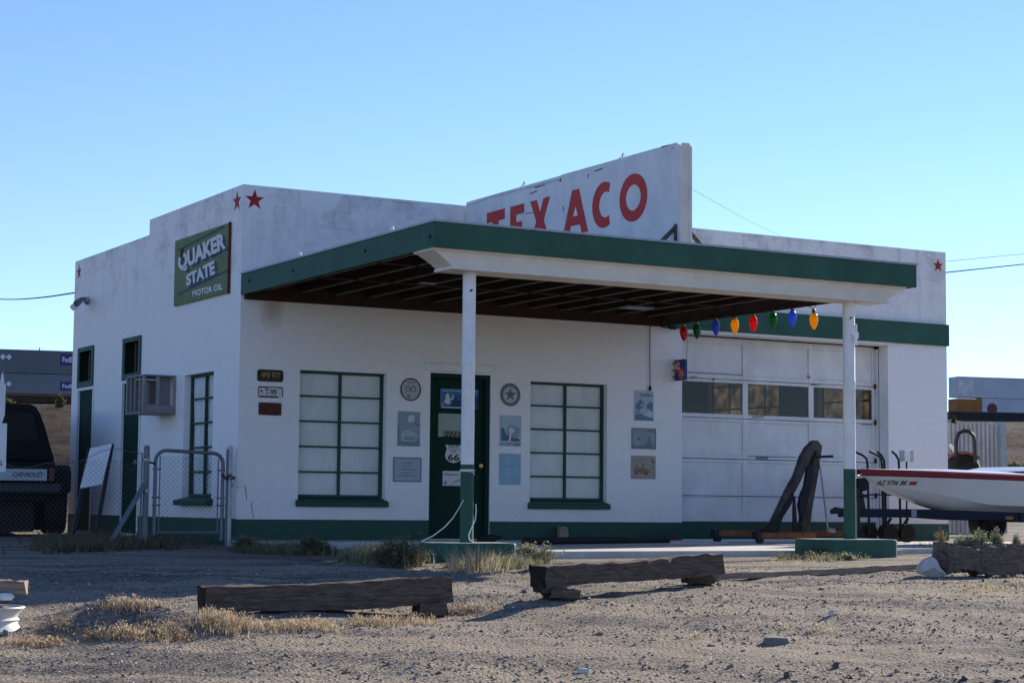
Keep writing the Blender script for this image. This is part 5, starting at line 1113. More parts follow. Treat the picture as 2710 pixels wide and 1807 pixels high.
# registration number follows the flare of the bow
def hull_pt(x, z, off=.012):
    s = x-xb; i_ = max(k for k in range(len(SS)-1) if SS[k] <= s); f_ = (s-SS[i_])/(SS[i_+1]-SS[i_]); A_q, B_q = sect(SS[i_]), sect(SS[i_+1]); hb, kz, cz, gz_, cb = [a*(1-f_)+b*f_ for a, b in zip(A_q, B_q)]; zt2, ya2 = gz_-.085, hb*.985; zb2, yb2 = cz+.025*min(1, s), cb+.015*min(1, s)
    f = (z-zb2)/(zt2-zb2); return (x, yc-(yb2+(ya2-yb2)*f)-off, z)
q = MB(); q.text("AZ 9706 BK", (0, 0, 0), (1, 0, 0), (0, 1, 0), 1, 1, 0, .01)
def pix(p):
    d = np.array(p)-CAM; return PCX+FPX*np.dot(d, AR)/np.dot(d, AF), PCY-FPX*np.dot(d, AU)/np.dot(d, AF)
def solve_hull(uv):
    best = None
    for x in np.arange(xb+.15, xb+1.4, .01):
        s = x-xb; g_ = zg-.024*s
        for z in np.arange(g_-.30, g_-.09, .01):
            u, v = pix(hull_pt(x, z)); e_ = (u-uv[0])**2+(v-uv[1])**2
            if best is None or e_ < best[0]: best = (e_, x, z)
    return best[1], best[2]
(x0_, zN), (x1_, _z) = solve_hull(D_(2020, 1098)), solve_hull(D_(2090, 1099)); hN = .062
zN = zg-.024*.6-.085-.105
q.v = [hull_pt(x0_+(x1_-x0_)*u, zN+hN*v) for u, v, _ in q.v]; q.build("lettering", C("plate_black", (.012, .013, .012)), t)
q = MB(); q.add([hull_pt(x1_+.02, zN+.005), hull_pt(x1_+.10, zN+.005), hull_pt(x1_+.10, zN+.05), hull_pt(x1_+.02, zN+.05)], [(0, 1, 2, 3)]); q.build("sticker", 'red', t)
# trailer
t = thing("boat_trailer", "dark blue boat trailer with long tongue under the white boat", "trailer", (xb+1, yc, 0))
tz = hit_y(D_(2100, 1178), yc-.05)[2]
tl_ = hit_y(D_(1918, 1176), yc); tx = tl_[0]
bluep = mat("trailer_blue", (.009, .013, .026), .7)
q = MB(); q.bar((tx+.08, yc, tz), (xb+1.5, yc, tz), .09, .11); q.bar((xb+.9, yc-.02, tz), (xb+2.0, yc-.72, tz-.03), .08, .11); q.bar((xb+.9, yc+.02, tz), (xb+2.0, yc+.72, tz-.03), .08, .11); q.bar((xb+2.0, yc-.72, tz-.03), (xb+5.4, yc-.72, tz-.06), .08, .11); q.bar((xb+2.0, yc+.72, tz-.03), (xb+5.4, yc+.72, tz-.06), .08, .11); q.bar((xb+2.6, yc-.8, tz-.06), (xb+2.6, yc+.8, tz-.06), .07, .09); q.build("frame", bluep, t)
q = MB(); q.tube([(tx-.06, yc, tz+.01), (tx, yc, tz+.03), (tx+.12, yc, tz+.02)], [.03, .045, .04], 10); q.build("coupler", 'blackmetal', t, smooth=True)
# tongue jack and winch post
q = MB(); q.tube([(tx+.30, yc-.09, tz+.32), (tx+.30, yc-.09, .09)], .026, 10); q.tube([(tx+.30, yc-.09, tz+.30), (tx+.16, yc-.09, tz+.31), (tx+.16, yc-.09, tz+.24)], .010, 6); q.build("tongue_jack", 'blackmetal', t, smooth=True)
q = MB(); q.lathe([(0, -.03), (.09, -.03), (.09, .03), (0, .03)], (tx+.30, yc-.09, .10), 'y', 18); q.build("jack_wheel", 'black', t)
wx = hit_y(D_(1992, 1120), yc)[0]-.16
q = MB(); q.bar((wx, yc, tz), (wx+.03, yc, tz+.40), .07, .07, (0, 1, 0)); q.bar((wx+.10, yc, tz), (wx+.03, yc, tz+.3), .05, .05, (0, 1, 0)); q.build("winch_post", 'blackmetal', t)
q = MB(); q.lathe([(0, -.05), (.085, -.05), (.085, -.035), (.05, -.03), (.05, .03), (.085, .035), (.085, .05), (0, .05)], (wx+.02, yc-.05, tz+.36), 'y', 18); q.build("winch_spool", 'black', t)
q = MB(); q.tube([(wx-.12, yc-.1, tz+.22), (wx+.1, yc-.1, tz+.22)], .02, 8); q.build("step", 'blackmetal', t)
q = MB(); px_ = hit_y(D_(2110, 1178), yc-.05)[0]; q.box(px_-.12, yc-.052, tz-.045, px_+.12, yc-.047, tz+.045); q.build("sticker", C("sticker_grey", (.30, .34, .40)), t)
wxx = hit_y(D_(2268, 1200), yc+.62)[0]
for sg in (-1, 1):
    q = MB(); q.lathe([(.0, -.09), (.17, -.09), (.21, -.11), (.26, -.10), (.27, -.07), (.27, .07), (.26, .10), (.21, .11), (.17, .09), (0, .09)], (wxx, yc+sg*.62, .29), 'y', 26); w_ = q.build("wheel", 'black', t, smooth=True)
    q = MB(); q.lathe([(0, -.095), (.06, -.10), (.10, -.07), (.165, -.092)], (wxx, yc+sg*.62, .29), 'y', 18); q.build("rim", 'blackmetal', w_, smooth=True)
    pts = arc(0, 0, .34, .30, R(15), R(165), 12); V = []; F = []
    for a, b in pts: V += [(wxx+a, yc+sg*.62-.13, .29+b), (wxx+a, yc+sg*.62+.13, .29+b)]
    for k in range(len(pts)-1): F += [(2*k, 2*k+2, 2*k+3, 2*k+1)]
    q = MB(); q.add(V, F); q.build("mudguard", bluep, t, smooth=True)
q = MB(); q.box(wxx+.30, yc-.765, tz-.07, wxx+.40, yc-.7605, tz-.03); rx_ = hit_y(D_(2318, 1184), yc-.77)[0]; q = MB(); q.box(rx_-.06, yc-.775, tz-.065, rx_+.06, yc-.762, tz-.025); q.build("reflector", C("reflector_amber", (.35, .08, .01), .2), t)

# ------------------------------------------------------------------ hand trucks and a lamp between the boat and the bay
HY = -1.35
def hp(uv): return hit_y(uv, HY)
for lab, dx, uvt in (("black hand truck with bent handle behind the bow of the boat, nearer the column", 0, [z6(370, 768), z6(420, 790), z6(448, 815), z6(455, 860)]), ("black hand truck with bent handle behind the boat, farther from the column", 1, [z6(525, 768), z6(550, 790), z6(570, 825), z6(573, 880)])):
    pts = [tuple(hp(k)) for k in uvt]; x_ = pts[-1][0]
    t = thing("hand_truck", lab, "hand truck", (x_, HY, 0), "hand trucks behind the boat")
    for yy in (0, .30):
        q = MB(); q.tube([(a, HY+yy, c) for a, b, c in pts] + [(x_+.02, HY+yy, .12)], .017, 8); q.build("handle_rail", 'blackmetal', t, smooth=True)
    for z in (.35, .65, .9):
        q = MB(); q.tube([(x_+.015, HY, z), (x_+.015, HY+.30, z)], .012, 6); q.build("rung", 'blackmetal', t)
    q = MB(); q.box(x_-.20, HY-.03, .03, x_+.02, HY+.33, .042); q.bar((x_-.02, HY+.01, .12), (x_+.16, HY+.01, .33), .03, .03, (0, 1, 0)); q.build("toe_plate", 'blackmetal', t)
    for yy in (-.06, .36):
        q = MB(); q.lathe([(0, -.03), (.07, -.03), (.125, -.035), (.125, .035), (.07, .03), (0, .03)], (x_+.07, HY+yy, .128), 'y', 18); q.build("wheel", 'black', t, smooth=True)
p_ = hit_y(z6(625, 800), -1.2); t = thing("work_lamp", "small square lamp on a thin stalk above the boat deck", "lamp", (p_[0], -1.2, zg))
q = MB(); q.box(p_[0]-.085, -1.26, p_[2]-.075, p_[0]+.02, -1.14, p_[2]+.08); q.build("housing", 'dirty_white', t, bevel=.01)
q = MB(); q.box(p_[0]+.021, -1.25, p_[2]-.075, p_[0]+.09, -1.15, p_[2]+.08); q.build("reflector", 'steel', t, bevel=.01)
q = MB(); q.tube([(p_[0], -1.2, p_[2]-.07), (p_[0]-.01, -1.2, .0)], .012, 8); q.build("stalk", 'blackmetal', t)

# ------------------------------------------------------------------ engine hoist with worn fender strips in front of the bay door
EY = -1.3
def ep(uv, y=EY): return Vector(hit_y(uv, y))
t = thing("engine_hoist", "rusty brown engine hoist legs on casters under leaning dark strips by the bay door", "engine hoist", tuple(ep(z5(900, 1360))))
for a, b, y0 in ((z5(470, 1352), z5(1270, 1352), -1.05), (z5(740, 1368), z5(1100, 1362), -1.55)):
    p0, p1 = Vector(hit_y(a, y0)), Vector(hit_y(b, y0)); p1.z = p0.z = (p0.z+p1.z)/2
    q = MB(); q.bar(p0, p1, .07, .075); q.build("base_leg", 'orange_rust', t, bevel=.006)
    q = MB(); q.box(p0.x-.06, y0-.05, p0.z-.05, p0.x+.015, y0+.05, p0.z+.05); q.tube([(p0.x, y0, p0.z-.04), (p0.x+.015, y0, p0.z-.10)], .016, 6); q.lathe([(0, -.02), (.055, -.02), (.055, .02), (0, .02)], (p0.x+.02, y0, .045), 'y', 14); q.build("caster", 'blackmetal', t)
p0, p1 = ep(z5(1130, 880)), ep(z5(1185, 1330)); q = MB(); q.tube([tuple(p0), tuple(p1)], .013, 8); q.tube([tuple(p1), tuple(ep(z5(1225, 1335)))], [.03, .035], 8); q.build("jack_rod", 'steel', t)
p0, p1 = ep(z5(1110, 865)), ep(z5(1215, 860)); q = MB(); q.tube([tuple(p0), tuple(p1)], .018, 8); q.build("cross_handle", 'blackmetal', t)
t = thing("car_fender_strips", "pair of dark curved car body strips leaning together in front of the white bay door", "car parts", tuple(ep(z5(1000, 1340))))
def strip(outer, inner, y, th, m, name):
    o_ = [Vector(hit_y(k, y)) for k in outer]; i_ = [Vector(hit_y(k, y)) for k in inner]; n_ = len(o_); V = []; F = []
    for a, b in zip(o_, i_): V += [a, b, b+Vector((0, th, 0)), a+Vector((0, th, 0))]
    for k in range(n_-1):
        for c in range(4): F.append((4*k+c, 4*k+(c+1) % 4, 4*k+4+(c+1) % 4, 4*k+4+c))
    F += [(0, 3, 2, 1), (4*n_-4, 4*n_-3, 4*n_-2, 4*n_-1)]
    q = MB(); q.add(V, F); return q.build(name, m, t, bevel=.006, seg=1)
greyp = mat("primer_grey", (.085, .075, .068), .6, col2=(.030, .025, .024), vscale=8)
strip([z5(1105, 757), z5(1060, 800), z5(1025, 860), z5(985, 980), z5(930, 1080), z5(870, 1210), z5(800, 1345)], [z5(1140, 775), z5(1100, 830), z5(1065, 900), z5(1020, 1005), z5(965, 1110), z5(915, 1220), z5(850, 1348)], EY, .10, greyp, "long_strip")
strip([z5(965, 1090), z5(925, 1150), z5(880, 1240), z5(735, 1340)], [z5(970, 1108), z5(955, 1165), z5(900, 1250), z5(870, 1345)], EY-.02, .05, C("dark_liner", (.016, .017, .024)), "liner")
strip([z5(1120, 757), z5(1150, 795), z5(1140, 880), z5(1125, 980), z5(1105, 1090), z5(1085, 1210), z5(1072, 1342)], [z5(1085, 800), z5(1115, 830), z5(1095, 900), z5(1085, 990), z5(1062, 1090), z5(1040, 1210), z5(1018, 1342)], EY+.02, .12, greyp, "short_strip")
strip([z5(1085, 905), z5(1092, 990), z5(1072, 1090), z5(1050, 1190), z5(1030, 1270)], [z5(1060, 930), z5(1040, 1050), z5(1015, 1110), z5(1002, 1175), z5(1020, 1262)], EY-.01, .06, C("dark_liner", (.016, .017, .024)), "liner")
strip([z5(978, 1110), z5(985, 1200), z5(993, 1340)], [z5(970, 1120), z5(966, 1210), z5(968, 1340)], EY-.03, .04, C("dark_liner", (.016, .017, .024)), "hanging_strap")

# ------------------------------------------------------------------ things on the slab
p0, p1 = hit_z(D_(1185, 1249), .0), hit_z(D_(1565, 1247), .0)
p0 = Vector(hit_y(z4(760, 1415), -1.9)); p1 = Vector(hit_y(z4(1700, 1392), -1.45))
t = thing("black_pipe", "long black pipe lying on the slab in front of the wall", "pipe", (p0.x, p0.y, 0))
q = MB(); q.tube([(p0.x, -1.85, .035), (p1.x, -1.6, .05)], .045, 10); q.build("pipe", 'black', t, smooth=True)
p0 = Vector(hit_y(z4(510, 1375), -1.2))
t = thing("black_bundle", "low dark bundle lying on the slab beside the left column", "bundle", (p0.x, -1.2, 0))
q = MB(); q.tube([(p0.x-.17, -1.2, .03), (p0.x-.08, -1.22, .05), (p0.x+.05, -1.18, .06), (p0.x+.16, -1.2, .07)], [.03, .05, .05, .015], 10); q.build("bundle", 'black', t, smooth=True)
for lab, uv, m_, s_ in (("small tan concrete block against the green base under the right window", z4(1018, 1350), 'grey_wood', (.07, .09, .18)), ("grey scrap of debris on the slab near the bay corner", z4(1490, 1365), 'concrete', (.07, .06, .05)), ("reddish scrap of debris on the slab under the tan poster", z4(1760, 1335), 'rust', (.10, .06, .07))):
    p_ = hit_y(uv, -.10); t = thing("scrap_block", lab, "debris", (p_[0], -.1, .012))
    q = MB(); q.hexa([(p_[0]-s_[0], -.16, .013), (p_[0]+s_[0], -.15, .013), (p_[0]+s_[0], -.06, .013), (p_[0]-s_[0], -.05, .013), (p_[0]-s_[0]*.9, -.15, .013+s_[2]), (p_[0]+s_[0]*.8, -.14, .013+s_[2]*.9), (p_[0]+s_[0]*.9, -.07, .013+s_[2]), (p_[0]-s_[0]*.8, -.06, .013+s_[2])]); q.build("block", m_, t, bevel=.008)
# white cord tied round the left column
cx_, cy_, r_ = .54, -4.80, .071
t = thing("tied_rope", "white rope tied round the left column and trailing down to the slab", "cord", (cx_, cy_, .1))
for z, dz in ((.80, .0), (.785, -.035), (.795, -.015)):
    q = MB(); q.tube([(cx_+r_*math.cos(R(a)), cy_+r_*math.sin(R(a)), z+dz*max(0, math.cos(R(a)))) for a in range(0, 361, 20)], .0045, 6, caps=False); q.build("wrap", 'white', t)
A = [z4(330, 1105), z4(300, 1160), z4(255, 1230), z4(200, 1290), z4(120, 1350), z4(40, 1388)]
ys_ = [-4.86, -4.75, -4.6, -4.5, -4.5, -4.55]
q = MB(); q.tube([tuple(hit_y(k, y)) for k, y in zip(A, ys_)], .006, 6); q.build("trailing_end", 'white', t, smooth=True)
A = [z4(416, 1130), z4(418, 1180), z4(412, 1240), z4(385, 1300), z4(366, 1345), z4(372, 1378), z4(400, 1392)]
q = MB(); q.tube([tuple(hit_y(k, cy_-.085)) for k in A], .006, 6); q.build("hanging_loop", 'white', t, smooth=True)

# ------------------------------------------------------------------ timbers in the foreground
def timber(name, label, L0, L1, h, wd, m, group=None, cat="timber", wave=.012):
    """beam between two ground-floating axis points (bottom front edge), squared and weathered"""
    L0, L1 = Vector(L0), Vector(L1); d = (L1-L0); L_ = d.length; u = d.normalized(); sd_ = u.cross(Vector((0, 0, 1))).normalized()
    if sd_.dot(Vector((CAM[0], CAM[1], 0))-L0) < 0: sd_ = -sd_
    up = sd_.cross(u) if sd_.cross(u).z > 0 else u.cross(sd_)
    o = bpy.data.objects.new(name, None)
    n_ = 26; V = []; F = []
    prof = [(0, .012), (.006, 0), (.5, -.004), (.99, .002), (1, .02), (1.01, .5), (1, .97), (.98, 1), (.5, 1.01), (.02, 1), (0, .97), (-.01, .5)]
    k_ = len(prof)
    for i in range(n_+1):
        s_ = i/n_
        for j, (a, b) in enumerate(prof):
            jx = wave*rng.normal()*.35; jz = wave*rng.normal()*.4 + wave*.6*math.sin(s_*7+j*.2)
            endw = .012*rng.normal() if i in (0, n_) else 0
            p_ = L0+u*(s_*L_+endw)-sd_*(a*wd+jx)+up*(b*h+jz); V.append(p_)
    for i in range(n_):
        for j in range(k_): F.append((i*k_+j, i*k_+(j+1) % k_, (i+1)*k_+(j+1) % k_, (i+1)*k_+j))
    F += [tuple(range(k_))[::-1], tuple(range(n_*k_, (n_+1)*k_))]
    capm = 'endgrain' if m == 'tie' else m
    # local frame along the grain for the wood texture
    ang = math.atan2(u.y, u.x); Mx = Matrix.Translation(L0) @ Matrix.Rotation(ang, 4, 'Z'); Mi = Mx.inverted()
    me = bpy.data.meshes.new(name); me.from_pydata([tuple(Mi @ p_) for p_ in V], [], F); me.materials.append(M[m]); me.materials.append(M[capm])
    for k in (-1, -2): me.polygons[len(F)+k].material_index = 1
    ob = bpy.data.objects.new(name, me); S.collection.objects.link(ob); ob.matrix_world = Mx
    bpy.data.objects.remove(o)
    bm = bmesh.new(); bm.from_mesh(me); bmesh.ops.recalc_face_normals(bm, faces=bm.faces); bm.to_mesh(me); bm.free()
    return tag(ob, label, cat, group)
def gp(uv, depth): return at(uv, depth)
GT = "old railway ties laid as a kerb"
dA = 12.35
pa, pb = at(a2(1425, 592), dA), at(a3(775, 510), dA+.75)
timber("railway_tie", "long dark weathered timber in the left foreground with dry grass at its end", pa, pb, .172, .17, 'tie', GT)
dB = 13.3
pc, pd = at(a3(1432, 405), dB), at(a4(303, 303), dB+1.35)
timber("railway_tie", "dark squared timber raised on two blocks in the middle foreground", pc, pd, .145, .16, 'tie', GT)
# spacer blocks
def block(label, uv0, uv1, depth, h, wd, m='tie', name="wood_block"):
    a, b = (at(uv0, depth), at(uv1, depth+.05)) if depth else (G(uv0), G(uv1)); g0 = min(gzf(a[0], a[1]), gzf(b[0], b[1]))
    zt_ = (a[2]+b[2])/2+h
    a[2] = b[2] = (a[2]+b[2])/2
    return timber(name, label, a, b, h, wd, m, "blocks under the timbers", "wood block", .006)
block("pale wood block under the right end of the left timber", a3(545, 602), a3(738, 588), 12.98, .09, .2, 'tie')
block("thin dark block under the left end of the middle timber", a3(1388, 448), a3(1555, 432), 13.33, .045, .2)
block("low wood block on the gravel under the thin block of the middle timber", a3(1452, 488), a3(1665, 462), 13.30, .055, .22)
block("wood block under the right end of the middle timber", a4(68, 378), a4(235, 366), 14.68, .085, .2)
# board lying on the ground, towards the broken concrete
pe, pf = G(a4(262, 352)), G(a4(1640, 285)); pe[2] += .005; pf[2] += .01
timber("lying_plank", "thin grey plank lying on the gravel from the middle timber to the white broken concrete", pe, pf, .05, .09, 'grey_wood', None, "plank", .006)
# broken white concrete lump
c0 = G(a4(1740, 325)); t = thing("concrete_lump", "broken white concrete lump at the end of the weathered log", "concrete lump", tuple(c0))
dpt = np.dot(c0[:2]-CAM[:2], FW); cor = [at(a4(*k), dpt) for k in ((1640, 300), (1640, 270), (1655, 240), (1690, 205), (1735, 190), (1760, 215), (1780, 260), (1830, 312), (1740, 332))]
V = [Vector(k) for k in cor]+[Vector(k)+Vector((FW[0], FW[1], 0))*.16+Vector((0, 0, .0)) for k in cor]; n_ = len(cor); ce = sum((Vector(k) for k in cor), Vector())/n_ - Vector((FW[0], FW[1], 0))*.07
V.append(ce); F = [(i, (i+1) % n_, 2*n_) for i in range(n_)]+[tuple(range(n_, 2*n_))]+[(i, n_+i, n_+(i+1) % n_, (i+1) % n_) for i in range(n_)]
q = MB(); q.add(V, F); o = q.build("lump", mat("white_concrete", (.52, .49, .46), .9, var=.25, vscale=9, bump=.4), t, bevel=.01); o.modifiers.clear()
# big bleached log on the right
pg, ph = at(a4(1835, 300), dpt+.05), at(a4(2420, 302), dpt+.3)
o = timber("weathered_log", "thick bleached split log lying at the right edge of the gravel", pg, ph, .225, .24, 'log_wood', None, "log", .03)
q = MB(); cc = at(a4(1790, 225), dpt+.10); 
t = thing("charred_stump", "short dark charred stump at the left end of the weathered log", "stump", tuple(cc))
pts = [tuple(Vector(at(a4(1725, 240), dpt+.12))), tuple(Vector(at(a4(1765, 205), dpt+.13))), tuple(Vector(at(a4(1838, 240), dpt+.16)))]
q.tube(pts, [.05, .085, .10], 9); q.build("stump", 'tie', t)
# wheel rim with a timber end on top, left edge
cr = G(a2(0, 690)); dpt2 = np.dot(cr[:2]-CAM[:2], FW); rgt = at(a2(160, 640), dpt2); rad = .215
ccx = rgt-np.array([RW[0], RW[1], 0])*rad; zb_ = gzf(ccx[0], ccx[1])-.01; hR = at(a2(80, 500), dpt2)[2]-at(a2(80, 685), dpt2)[2]
t = thing("wheel_rim", "white steel wheel rim lying flat on the gravel at the left edge", "wheel rim", (ccx[0], ccx[1], zb_))
q = MB(); q.lathe([(rad*.97, 0), (rad, .004), (rad, .018), (rad*.93, .03), (rad*.84, hR*.30), (rad*.82, hR*.42), (rad*.88, hR*.5), (rad*.80, hR*.58), (rad*.86, hR*.74), (rad*.98, hR*.88), (rad*1.02, hR*.95), (rad*1.0, hR), (rad*.93, hR*.98), (rad*.78, hR*.8), (rad*.74, hR*.3), (0, hR*.28)], (ccx[0], ccx[1], zb_), 'z', 40); q.build("rim", mat("rim_white", (.62, .60, .58), .55, var=.12, vscale=9), t, smooth=True)
q = MB(); q.lathe([(0, hR*1.02), (rad*.5, hR*1.0), (rad*.86, hR*.92)], (ccx[0], ccx[1], zb_), 'z', 24); q.build("gravel_fill", 'ground', t, smooth=True)
# stones on top and timber end
p0 = at(a2(163, 455), dpt2+.02); p0[2] = at(a2(80, 455), dpt2)[2]; p1 = p0-np.array([RW[0], RW[1], 0])*1.0
p1 = p1 + np.array([FW[0], FW[1], 0])*-.1
timber("timber_end", "split bleached timber end resting on the white wheel rim at the left edge", p1, p0, at(a2(80, 365), dpt2)[2]-p0[2], .18, 'grey_wood', None, "timber", .012)
for k, (dx, lab) in enumerate(((-.05, "white stone under the timber end on the wheel rim"),)):
    q = MB(); p_ = at(a2(40, 462), dpt2-.02); t = thing("prop_stone", lab, "stone", tuple(p_))
    q.lathe([(0, -.025), (.04, -.022), (.055, 0), (.035, .018), (0, .022)], tuple(p_), 'z', 9); q.build("stone", 'white', t, smooth=True)
# overhead wires
def wire(label, pts, r):
    o = MB().tube(pts, r, 5).build("overhead_wire", 'cable', None); return tag(o, label, "wire", None)
p0 = hit_x(D_(170, 672), 0.0); p1 = at(D_(-60, 677), 60)
wire("sagging overhead wire from the far top corner of the side wall to the left", [tuple(p0)]+[tuple(np.array(p0)+(p1-np.array(p0))*k/8-np.array([0, 0, .12*4*(k/8)*(1-k/8)])) for k in range(1, 9)], .012)
for lab, a, b, r in (("thick overhead wire right of the station, lower of two in the sky", (2120, 631), (2420, 599), .014), ("thin overhead wire right of the station, upper of two in the sky", (2120, 605), (2420, 576), .006), ):
    wire(lab, [tuple(at(D_(a[0]+(b[0]-a[0])*k/6, a[1]+(b[1]-a[1])*k/6), 42+2*k)) for k in range(7)], r)
p0 = hit_x(D_(1587, 433), SX+.2); p1 = hit_y(D_(1795, 542), DP)
wire("thin guy wire from the roof sign down to the back of the roof", [tuple(p0), tuple((np.array(p0)+p1)/2-np.array([0, 0, .03])), tuple(p1)], .0018)
# small corner bits on the parapet: bolts on the fascia
for uv in (z7(498, 1042), z7(1045, 893), z7(1535, 785), z7(170, 1118)):
    p_ = hit_x(uv, CX0); q = MB(); q.lathe([(.02, 0), (.02, -.01), (0, -.016)], (CX0, p_[1], p_[2]), 'x', 10); q.build("bolt", 'blackmetal', canopy)
for uv in (z7(1245, 742), z7(552, 935)):
    p_ = hit_x(uv, CX0+.03); q = MB(); q.lathe([(0, .05), (.018, .04), (.026, .01), (.02, -.01), (.012, -.03)], tuple(p_), 'z', 12); q.build("insulator", 'dirty_white', canopy, smooth=True)

# ------------------------------------------------------------------ vegetation and loose stones
def leafmesh(name, V, F, MI, mats):
    me = bpy.data.meshes.new(name); me.from_pydata(V, [], F)
    for m in mats: me.materials.append(m)
    me.polygons.foreach_set("material_index", MI); me.update()
    o = bpy.data.objects.new(name, me); S.collection.objects.link(o); return o
class LF:
    def __init__(s): s.V = []; s.F = []; s.M = []
    def blade(s, p, h, lean, w_, mi, az=None, bend=.5):
        az = rng.uniform(0, 6.283) if az is None else az; d = np.array([math.cos(az), math.sin(az), 0]); sd_ = np.array([-math.sin(az), math.cos(az), 0])*w_
        if rng.random() < .6: a2_ = rng.uniform(0, 6.283); sd_ = np.array([math.cos(a2_), math.sin(a2_), 0])*w_
        p = np.array(p); m_ = p+d*lean*bend*.5+np.array([0, 0, h*.55]); t_ = p+d*lean+np.array([0, 0, h])
        o = len(s.V); s.V += [tuple(p-sd_), tuple(p+sd_), tuple(m_+sd_*.7), tuple(m_-sd_*.7), tuple(t_)]
        s.F += [(o, o+1, o+2, o+3), (o+3, o+2, o+4)]; s.M += [mi, mi]
    def leaf(s, c, l, w_, mi):
        a = rng.normal(size=3); a /= np.linalg.norm(a); b = np.cross(a, rng.normal(size=3)); b /= np.linalg.norm(b)
        c = np.array(c); o = len(s.V); s.V += [tuple(c-a*l), tuple(c-b*w_), tuple(c+a*l), tuple(c+b*w_)]; s.F.append((o, o+1, o+2, o+3)); s.M.append(mi)
    def stem(s, p, q_, r, mi):
        p, q_ = np.array(p), np.array(q_); d = q_-p; x = np.cross(d, [0, 0, 1.]); x = x/(np.linalg.norm(x)+1e-9)*r; y = np.cross(d, x); y = y/(np.linalg.norm(y)+1e-9)*r
        o = len(s.V); s.V += [tuple(p+x), tuple(p-x*.5+y*.8), tuple(p-x*.5-y*.8), tuple(q_)]; s.F += [(o, o+1, o+3), (o+1, o+2, o+3), (o+2, o, o+3)]; s.M += [mi]*3
def leafmat(name, c):
    m = bpy.data.materials.new(name); m.use_nodes = True; n = m.node_tree.nodes; L = m.node_tree.links
    b = n["Principled BSDF"]; b.inputs["Base Color"].default_value = (*c, 1); b.inputs["Roughness"].default_value = .8; b.inputs["Specular IOR Level"].default_value = .1
    tr = n.new("ShaderNodeBsdfTranslucent"); tr.inputs[0].default_value = (*[min(1, k*1.1) for k in c], 1); mx = n.new("ShaderNodeMixShader"); mx.inputs[0].default_value = .35
    L.new(b.outputs[0], mx.inputs[1]); L.new(tr.outputs[0], mx.inputs[2]); L.new(mx.outputs[0], n["Material Output"].inputs[0]); return m
sage = [leafmat("sage_leaf", (.17, .19, .11)), leafmat("sage_leaf_pale", (.30, .29, .19)), leafmat("sage_leaf_dark", (.075, .09, .05)), leafmat("dry_stem", (.20, .15, .09))]
straw = [leafmat("straw_gold", (.46, .335, .185)), leafmat("straw_pale", (.54, .45, .32)), leafmat("straw_brown", (.26, .18, .12)), leafmat("straw_green", (.20, .20, .09))]
dweed = [leafmat("weed_olive", (.11, .11, .062)), leafmat("weed_brown", (.19, .145, .09)), leafmat("weed_dark", (.06, .065, .04)), leafmat("weed_stem", (.16, .12, .07))]
def shrub(name, label, uv, wpx, hpx, mats, dens=1.0, cat="shrub", group=None, depth=None, lsize=.012, wide=None):
    c = G(uv) if depth is None else at(uv, depth); c[2] = gzf(c[0], c[1]) if depth is None or True else c[2]
    dpt = np.dot(c[:2]-CAM[:2], FW); k = dpt/FPX; rw, hh = wpx*k/2, hpx*k
    lf = LF(); nst = int(26*dens)
    lob = [(rng.uniform(0, 6.283), rng.uniform(.2, .75), rng.uniform(.55, 1.1)) for _ in range(6)]
    for i in range(nst):
        la, lr, lh = lob[int(rng.integers(0, 6))]; az = la+rng.normal()*.5; rr = min(1.15, abs(lr+rng.normal()*.25)); tip = np.array([c[0]+RW[0]*rw*rr*math.cos(az)+FW[0]*rw*.7*rr*math.sin(az), c[1]+RW[1]*rw*rr*math.cos(az)+FW[1]*rw*.7*rr*math.sin(az), c[2]+hh*(1-.38*min(1, rr*rr))*lh*rng.uniform(.55, 1.05)])
        b0 = np.array([c[0]+rng.normal()*rw*.25, c[1]+rng.normal()*rw*.25, c[2]-.02]); lf.stem(b0, tip, .004, 3)
        pal = 0 if rng.random() < .55 else (1 if rng.random() < .55 else 2)
        for j in range(int(46)):
            u = rng.beta(2.2, 1.2); p_ = b0+(tip-b0)*u+rng.normal(size=3)*np.array([rw, rw, hh])*.06
            if p_[2] < c[2]: p_[2] = c[2]+.005
            mi = pal if rng.random() < .7 else int(rng.integers(0, 3)); lf.leaf(p_, lsize*rng.uniform(.5, 1.4), lsize*rng.uniform(.2, .5), mi)
    o = leafmesh(name, lf.V, lf.F, lf.M, mats); return tag(o, label, cat, group)
SG = "low shrubs along the front of the station"
shrub("sage_shrub", "dark bushy shrub left of the left pump island, tallest of the row", a3(420, 262), 200, 92, [sage[2], sage[0], dweed[1], dweed[3]], 4.5, group=SG, lsize=.015)
shrub("sage_shrub", "pale yellow green shrub right of the left pump island", a3(1350, 240), 150, 58, [sage[1], sage[0], sage[1], sage[3]], 3.2, group=SG, lsize=.014)
shrub("sage_shrub", "low pale weed in front of the right end of the left island", a3(1130, 262), 70, 90/2.6, [sage[1], sage[0], sage[2], sage[3]], 1.0, group=SG)
shrub("sage_shrub", "green weed patch at the foot of the bright gate post", a2(1680, 150), 110, 46, [sage[0], dweed[0], dweed[1], dweed[3]], 2.4, group=SG, lsize=.015)
shrub("sage_shrub", "grey green shrub between the gate post and the dark shrub, partly sunlit", a2(2180, 175), 150, 54, [sage[2], sage[0], dweed[0], sage[3]], 3.0, group=SG, lsize=.015)
shrub("sage_shrub", "low sunlit yellow weed left of the dark shrub", a3(70, 220), 130, 40, [sage[1], straw[3], sage[0], sage[3]], 2.2, group=SG, lsize=.013)
